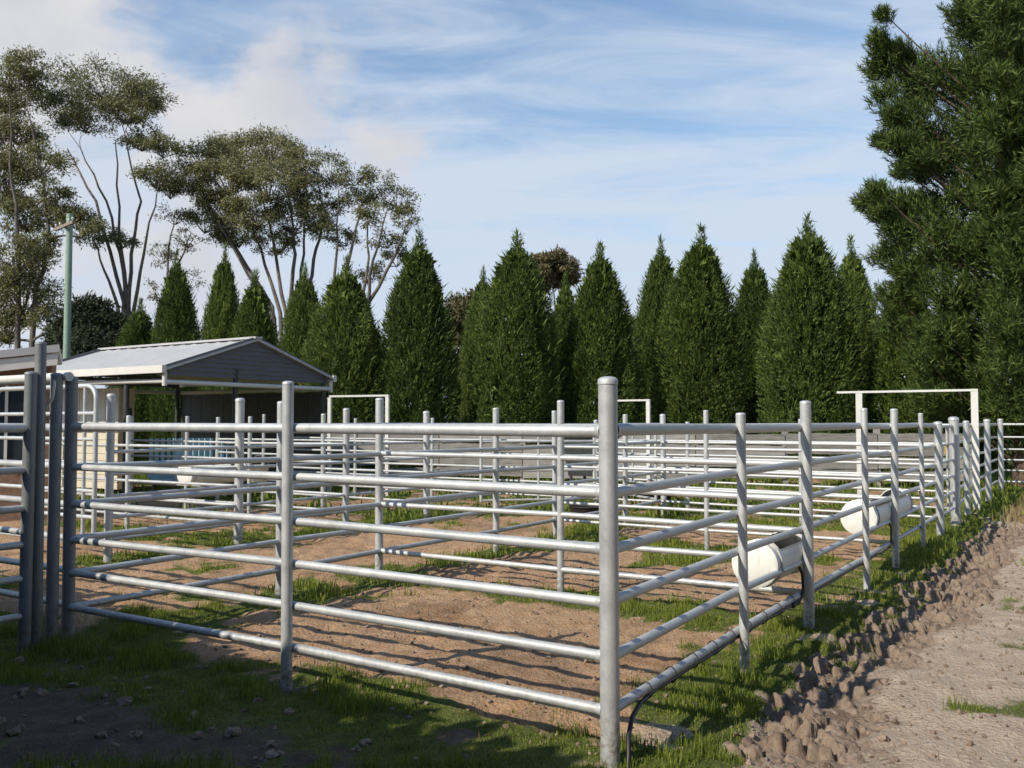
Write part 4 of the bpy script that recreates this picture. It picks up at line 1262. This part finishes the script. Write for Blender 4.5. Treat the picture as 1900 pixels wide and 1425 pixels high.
# ------------------------------------------------------------------ trampled mud clods
def clods():
    global rng
    rng = np.random.default_rng(501)
    bm = bmesh.new(); bmesh.ops.create_icosphere(bm, subdivisions=2, radius=1.0)
    for v in bm.verts: v.co = v.co * (1 + random.uniform(-0.13, 0.13))
    sv = np.array([v.co[:] for v in bm.verts]); sf = np.array([[v.index for v in f.verts] for f in bm.faces]); bm.free()
    bm = bmesh.new(); bmesh.ops.create_icosphere(bm, subdivisions=1, radius=1.0)
    sv1 = np.array([v.co[:] for v in bm.verts]); sf1 = np.array([[v.index for v in f.verts] for f in bm.faces]); bm.free()
    sv2, sf2 = sv, sf
    parts = []
    def drop(n, smin, smax, srange, trange, prob, amp=0.28):
        k = 0
        sv, sf = (sv1, sf1) if smax < 0.03 else (sv2, sf2)
        while k < n:
            s = rng.uniform(*srange); t_ = rng.uniform(*trange) if rng.random() < .5 else trange[0] + (trange[1] - trange[0]) * rng.random() ** 1.6
            p = st(s, t_)
            if rng.random() > prob(p.x, p.y): continue
            k += 1
            sz = smin + (smax - smin) * rng.random() ** 2.0
            sc = sz * np.array([1, 0.62 + 0.5 * rng.random(), 0.55 + 0.55 * rng.random()])
            a1, a2, a3_ = rng.random(3) * 6.283
            nv = sv * (1 + amp * np.sin(sv[:, [1]] * 3.1 + a1) * np.sin(sv[:, [2]] * 2.7 + a2) + 0.2 * np.sin(sv[:, [0]] * 6.3 + a3_) * np.sin(sv[:, [1]] * 5.1 + a2) + 0.09 * rng.normal(size=(len(sv), 1)))
            nv = nv * sc
            ti = (rng.random() - 0.5) * 1.1
            ct, sn = math.cos(ti), math.sin(ti)
            nv = np.stack([nv[:, 0] * ct - nv[:, 2] * sn, nv[:, 1], nv[:, 0] * sn + nv[:, 2] * ct], 1)
            ya = math.atan2(B.y, B.x) + rng.normal() * 0.8
            cy, sy = math.cos(ya), math.sin(ya)
            nv = np.stack([nv[:, 0] * cy - nv[:, 1] * sy, nv[:, 0] * sy + nv[:, 1] * cy, nv[:, 2]], 1)
            parts.append((nv + np.array([p.x, p.y, gz(p.x, p.y) + sz * 0.22]), sf))
    m1 = lambda x, y: float(mud_amount(np.array([x]), np.array([y]))[0])
    drop(320, 0.008, 0.032, (-1.55, -0.2), (0.2, 12.5), m1, 0.4)
    drop(3600, 0.005, 0.020, (-4.0, -0.3), (-1.0, 8.0), lambda x, y: 0.6)
    drop(1900, 0.005, 0.020, (0.0, 4.4), (0.0, 7.0), lambda x, y: 0.7)
    drop(160, 0.010, 0.04, (0.6, 4.2), (-1.9, -0.2), lambda x, y: 0.8)
    v, f = join(parts)
    o = put('mud_clods', np_mesh('mud_clods', v, f, False), None, M['clod'])
    tag(o, 'hoof-broken clods of dry mud along the side fence and crumbs over the soil', None, None, 'stuff')
clods()

def trampled():
    """the pugged strip itself: hoof-broken lumps with deep gaps between them"""
    S, T = np.meshgrid(np.arange(-1.45, -0.18, 0.011), np.arange(0.1, 12.9, 0.014))
    X = C0.x + A.x * S + B.x * T; Y = C0.y + A.y * S + B.y * T
    wx = X + 0.075 * (fbm(X, Y, 7, 151) - 0.5) * 2; wy = Y + 0.075 * (fbm(X, Y, 8, 152) - 0.5) * 2
    def cells(cs, seed):
        cx, cy = wx / cs, wy / cs
        ix, iy = np.floor(cx).astype(int), np.floor(cy).astype(int)
        f1 = np.full(X.shape, 9.0); f2 = f1.copy(); h = np.zeros(X.shape); tl = np.zeros(X.shape)
        for a in (-1, 0, 1):
            for b in (-1, 0, 1):
                jx, jy = ix + a, iy + b
                r1 = _tab[(jx + seed) & 255, (jy * 3) & 255]; r2 = _tab[(jx * 5 + 7) & 255, (jy + seed) & 255]; r3 = _tab[(jx * 3 + 11) & 255, (jy * 7 + seed) & 255]
                d = np.hypot(cx - jx - r1, cy - jy - r2)
                n1 = d < f1
                f2 = np.where(n1, f1, np.minimum(f2, d)); h = np.where(n1, r3, h); tl = np.where(n1, (cx - jx - r1) * (r2 * 2 - 1) + (cy - jy - r2) * (r1 * 2 - 1), tl); f1 = np.where(n1, d, f1)
        return f1, f2, np.clip(h + 0.15 * tl, 0, 1.1)
    f1, f2, h = cells(0.135, 3)
    g1, g2, k = cells(0.06, 9)
    m = mud_amount(X, Y)
    lum = sstep(0.04, 0.36, f2 - f1) * (0.22 + 0.78 * h) * (1 - 0.35 * np.clip(f1, 0, 1) ** 2)
    small = sstep(0.02, 0.35, g2 - g1) * (0.3 + 0.7 * k)
    z = ground_z(X, Y) - 0.03 + m * (0.010 + 0.100 * lum * (0.6 + 0.5 * sstep(0.35, 0.6, fbm(X, Y, 2.2, 163))) + 0.030 * small * (0.3 + lum) + 0.026 * (fbm(X, Y, 22, 161, 4) - 0.5)) 
    n0, n1_ = X.shape
    id_ = np.arange(n0 * n1_).reshape(n0, n1_)
    f = np.stack([id_[:-1, :-1], id_[1:, :-1], id_[1:, 1:], id_[:-1, 1:]], -1).reshape(-1, 4)
    keep = (m.ravel()[f].max(1) > 0.02)
    me = np_mesh('trampled_mud', np.stack([X.ravel(), Y.ravel(), z.ravel()], 1), f[keep], True)
    o = put('trampled_mud', me, None, M['clod'])
    tag(o, 'strip of mud broken into lumps by hooves along the outside of the side fence', None, None, 'stuff')
trampled()

# ------------------------------------------------------------------ grass
def blades(P, hgt, wid, lean=0.45):
    n = len(P)
    a = rng.random(n) * 6.283
    side = np.stack([np.cos(a), np.sin(a), np.zeros(n)], 1)
    b = rng.random(n) * 6.283
    ld = np.stack([np.cos(b), np.sin(b), np.zeros(n)], 1) * (lean * rng.random(n))[:, None]
    h = hgt[:, None]; w_ = wid[:, None]
    up = np.array([0, 0, 1.0])
    m = P + (up * 0.62 + ld * 0.35) * h
    tip = P + (up * 1.0 * (1 - 0.35 * np.linalg.norm(ld, axis=1, keepdims=True)) + ld * 1.1) * h
    v = np.stack([P - side * w_ * 0.5, P + side * w_ * 0.5, m + side * w_ * 0.38, tip, m - side * w_ * 0.38], 1).reshape(-1, 3)
    k = np.arange(n)[:, None] * 5
    # two faces per blade: lower quad and the tip triangle folded into quads
    f = np.concatenate([k + np.array([[0, 1, 2, 4]]), k + np.array([[4, 2, 3, 3]])], 1).reshape(-1, 4)
    return v, f

def blades_tris(P, hgt, wid, lean=0.45):
    v, f = blades(P, hgt, wid, lean)
    n = len(P); k = np.arange(n)[:, None] * 5
    f = np.concatenate([k + np.array([[0, 1, 2]]), k + np.array([[0, 2, 4]]), k + np.array([[4, 2, 3]])], 1).reshape(-1, 3)
    return v, f

def grass(name, label, region, dens, h0, h1, w0, seed, mat, fn, power=1.0):
    global rng
    rng = np.random.default_rng(seed)
    x0, x1, y0, y1 = region
    n = int((x1 - x0) * (y1 - y0) * dens)
    x = x0 + (x1 - x0) * rng.random(n); y = y0 + (y1 - y0) * rng.random(n)
    vis = np.abs(x) < y * 0.62 + 0.8
    x, y = x[vis], y[vis]
    g = fn(x, y)
    clump = 0.35 + 1.1 * fbm(x, y, 5.5, seed)
    keep = rng.random(len(x)) < np.clip(g ** power * clump, 0, 1)
    x, y, g, clump = x[keep], y[keep], g[keep], clump[keep]
    P = np.stack([x, y, ground_z(x, y) - 0.004], 1)
    tall = 0.35 + 1.3 * sstep(0.42, 0.68, fbm(x, y, 3.4, seed + 5))
    hgt = (h0 + (h1 - h0) * rng.random(len(x)) ** 1.8) * (0.45 + 0.55 * g) * (0.5 + 0.5 * clump) * tall
    wid = w0 * (0.7 + 0.6 * rng.random(len(x)))
    v, f = blades_tris(P, hgt, wid)
    o = put(name, np_mesh(name, v, f), None, M[mat])
    tag(o, label, None, None, 'stuff')
    return len(x)

def g_near(x, y):
    return grass_amount(x, y)
def g_dry(x, y):
    s, t = to_st(x, y)
    return 0.14 + 0.5 * sstep(0.5, 0.7, fbm(x, y, 0.9, 91)) * np.where((s > 0) | (t < 0), 1, 0.7)
n1 = grass('near_grass', 'short green grass along the foot of the near fences', (-5.0, 5.6, 3.3, 8.2), 9500, 0.014, 0.085, 0.0048, 601, 'grass', g_near, 1.3)
n2 = grass('middle_grass', 'green grass strips along the fences farther back', (-7.5, 9.0, 8.2, 15.5), 2400, 0.02, 0.10, 0.010, 602, 'grass', g_near, 1.3)
n3 = grass('far_grass', 'rough grass beyond the yards', (-16, 18, 15.5, 34), 130, 0.06, 0.2, 0.042, 603, 'grass', g_near, 1.0)
n4 = grass('dry_grass', 'thin dry grass stalks scattered over the soil', (-5.0, 7.5, 3.3, 9.5), 800, 0.012, 0.05, 0.004, 604, 'drygrass', g_dry, 1.0)
def g_bank(x, y):
    s, t = to_st(x, y)
    return sstep(-0.3, -0.8, s) * sstep(12.2, 13.2, t) * sstep(19, 16, t)
n5 = grass('brown_bank_grass', 'brown dry grass bank outside the striped end posts at the right', (6.5, 16, 12.5, 21), 420, 0.10, 0.30, 0.018, 605, 'drygrass', g_bank)
print('blades', n1, n2, n3, n4, n5)
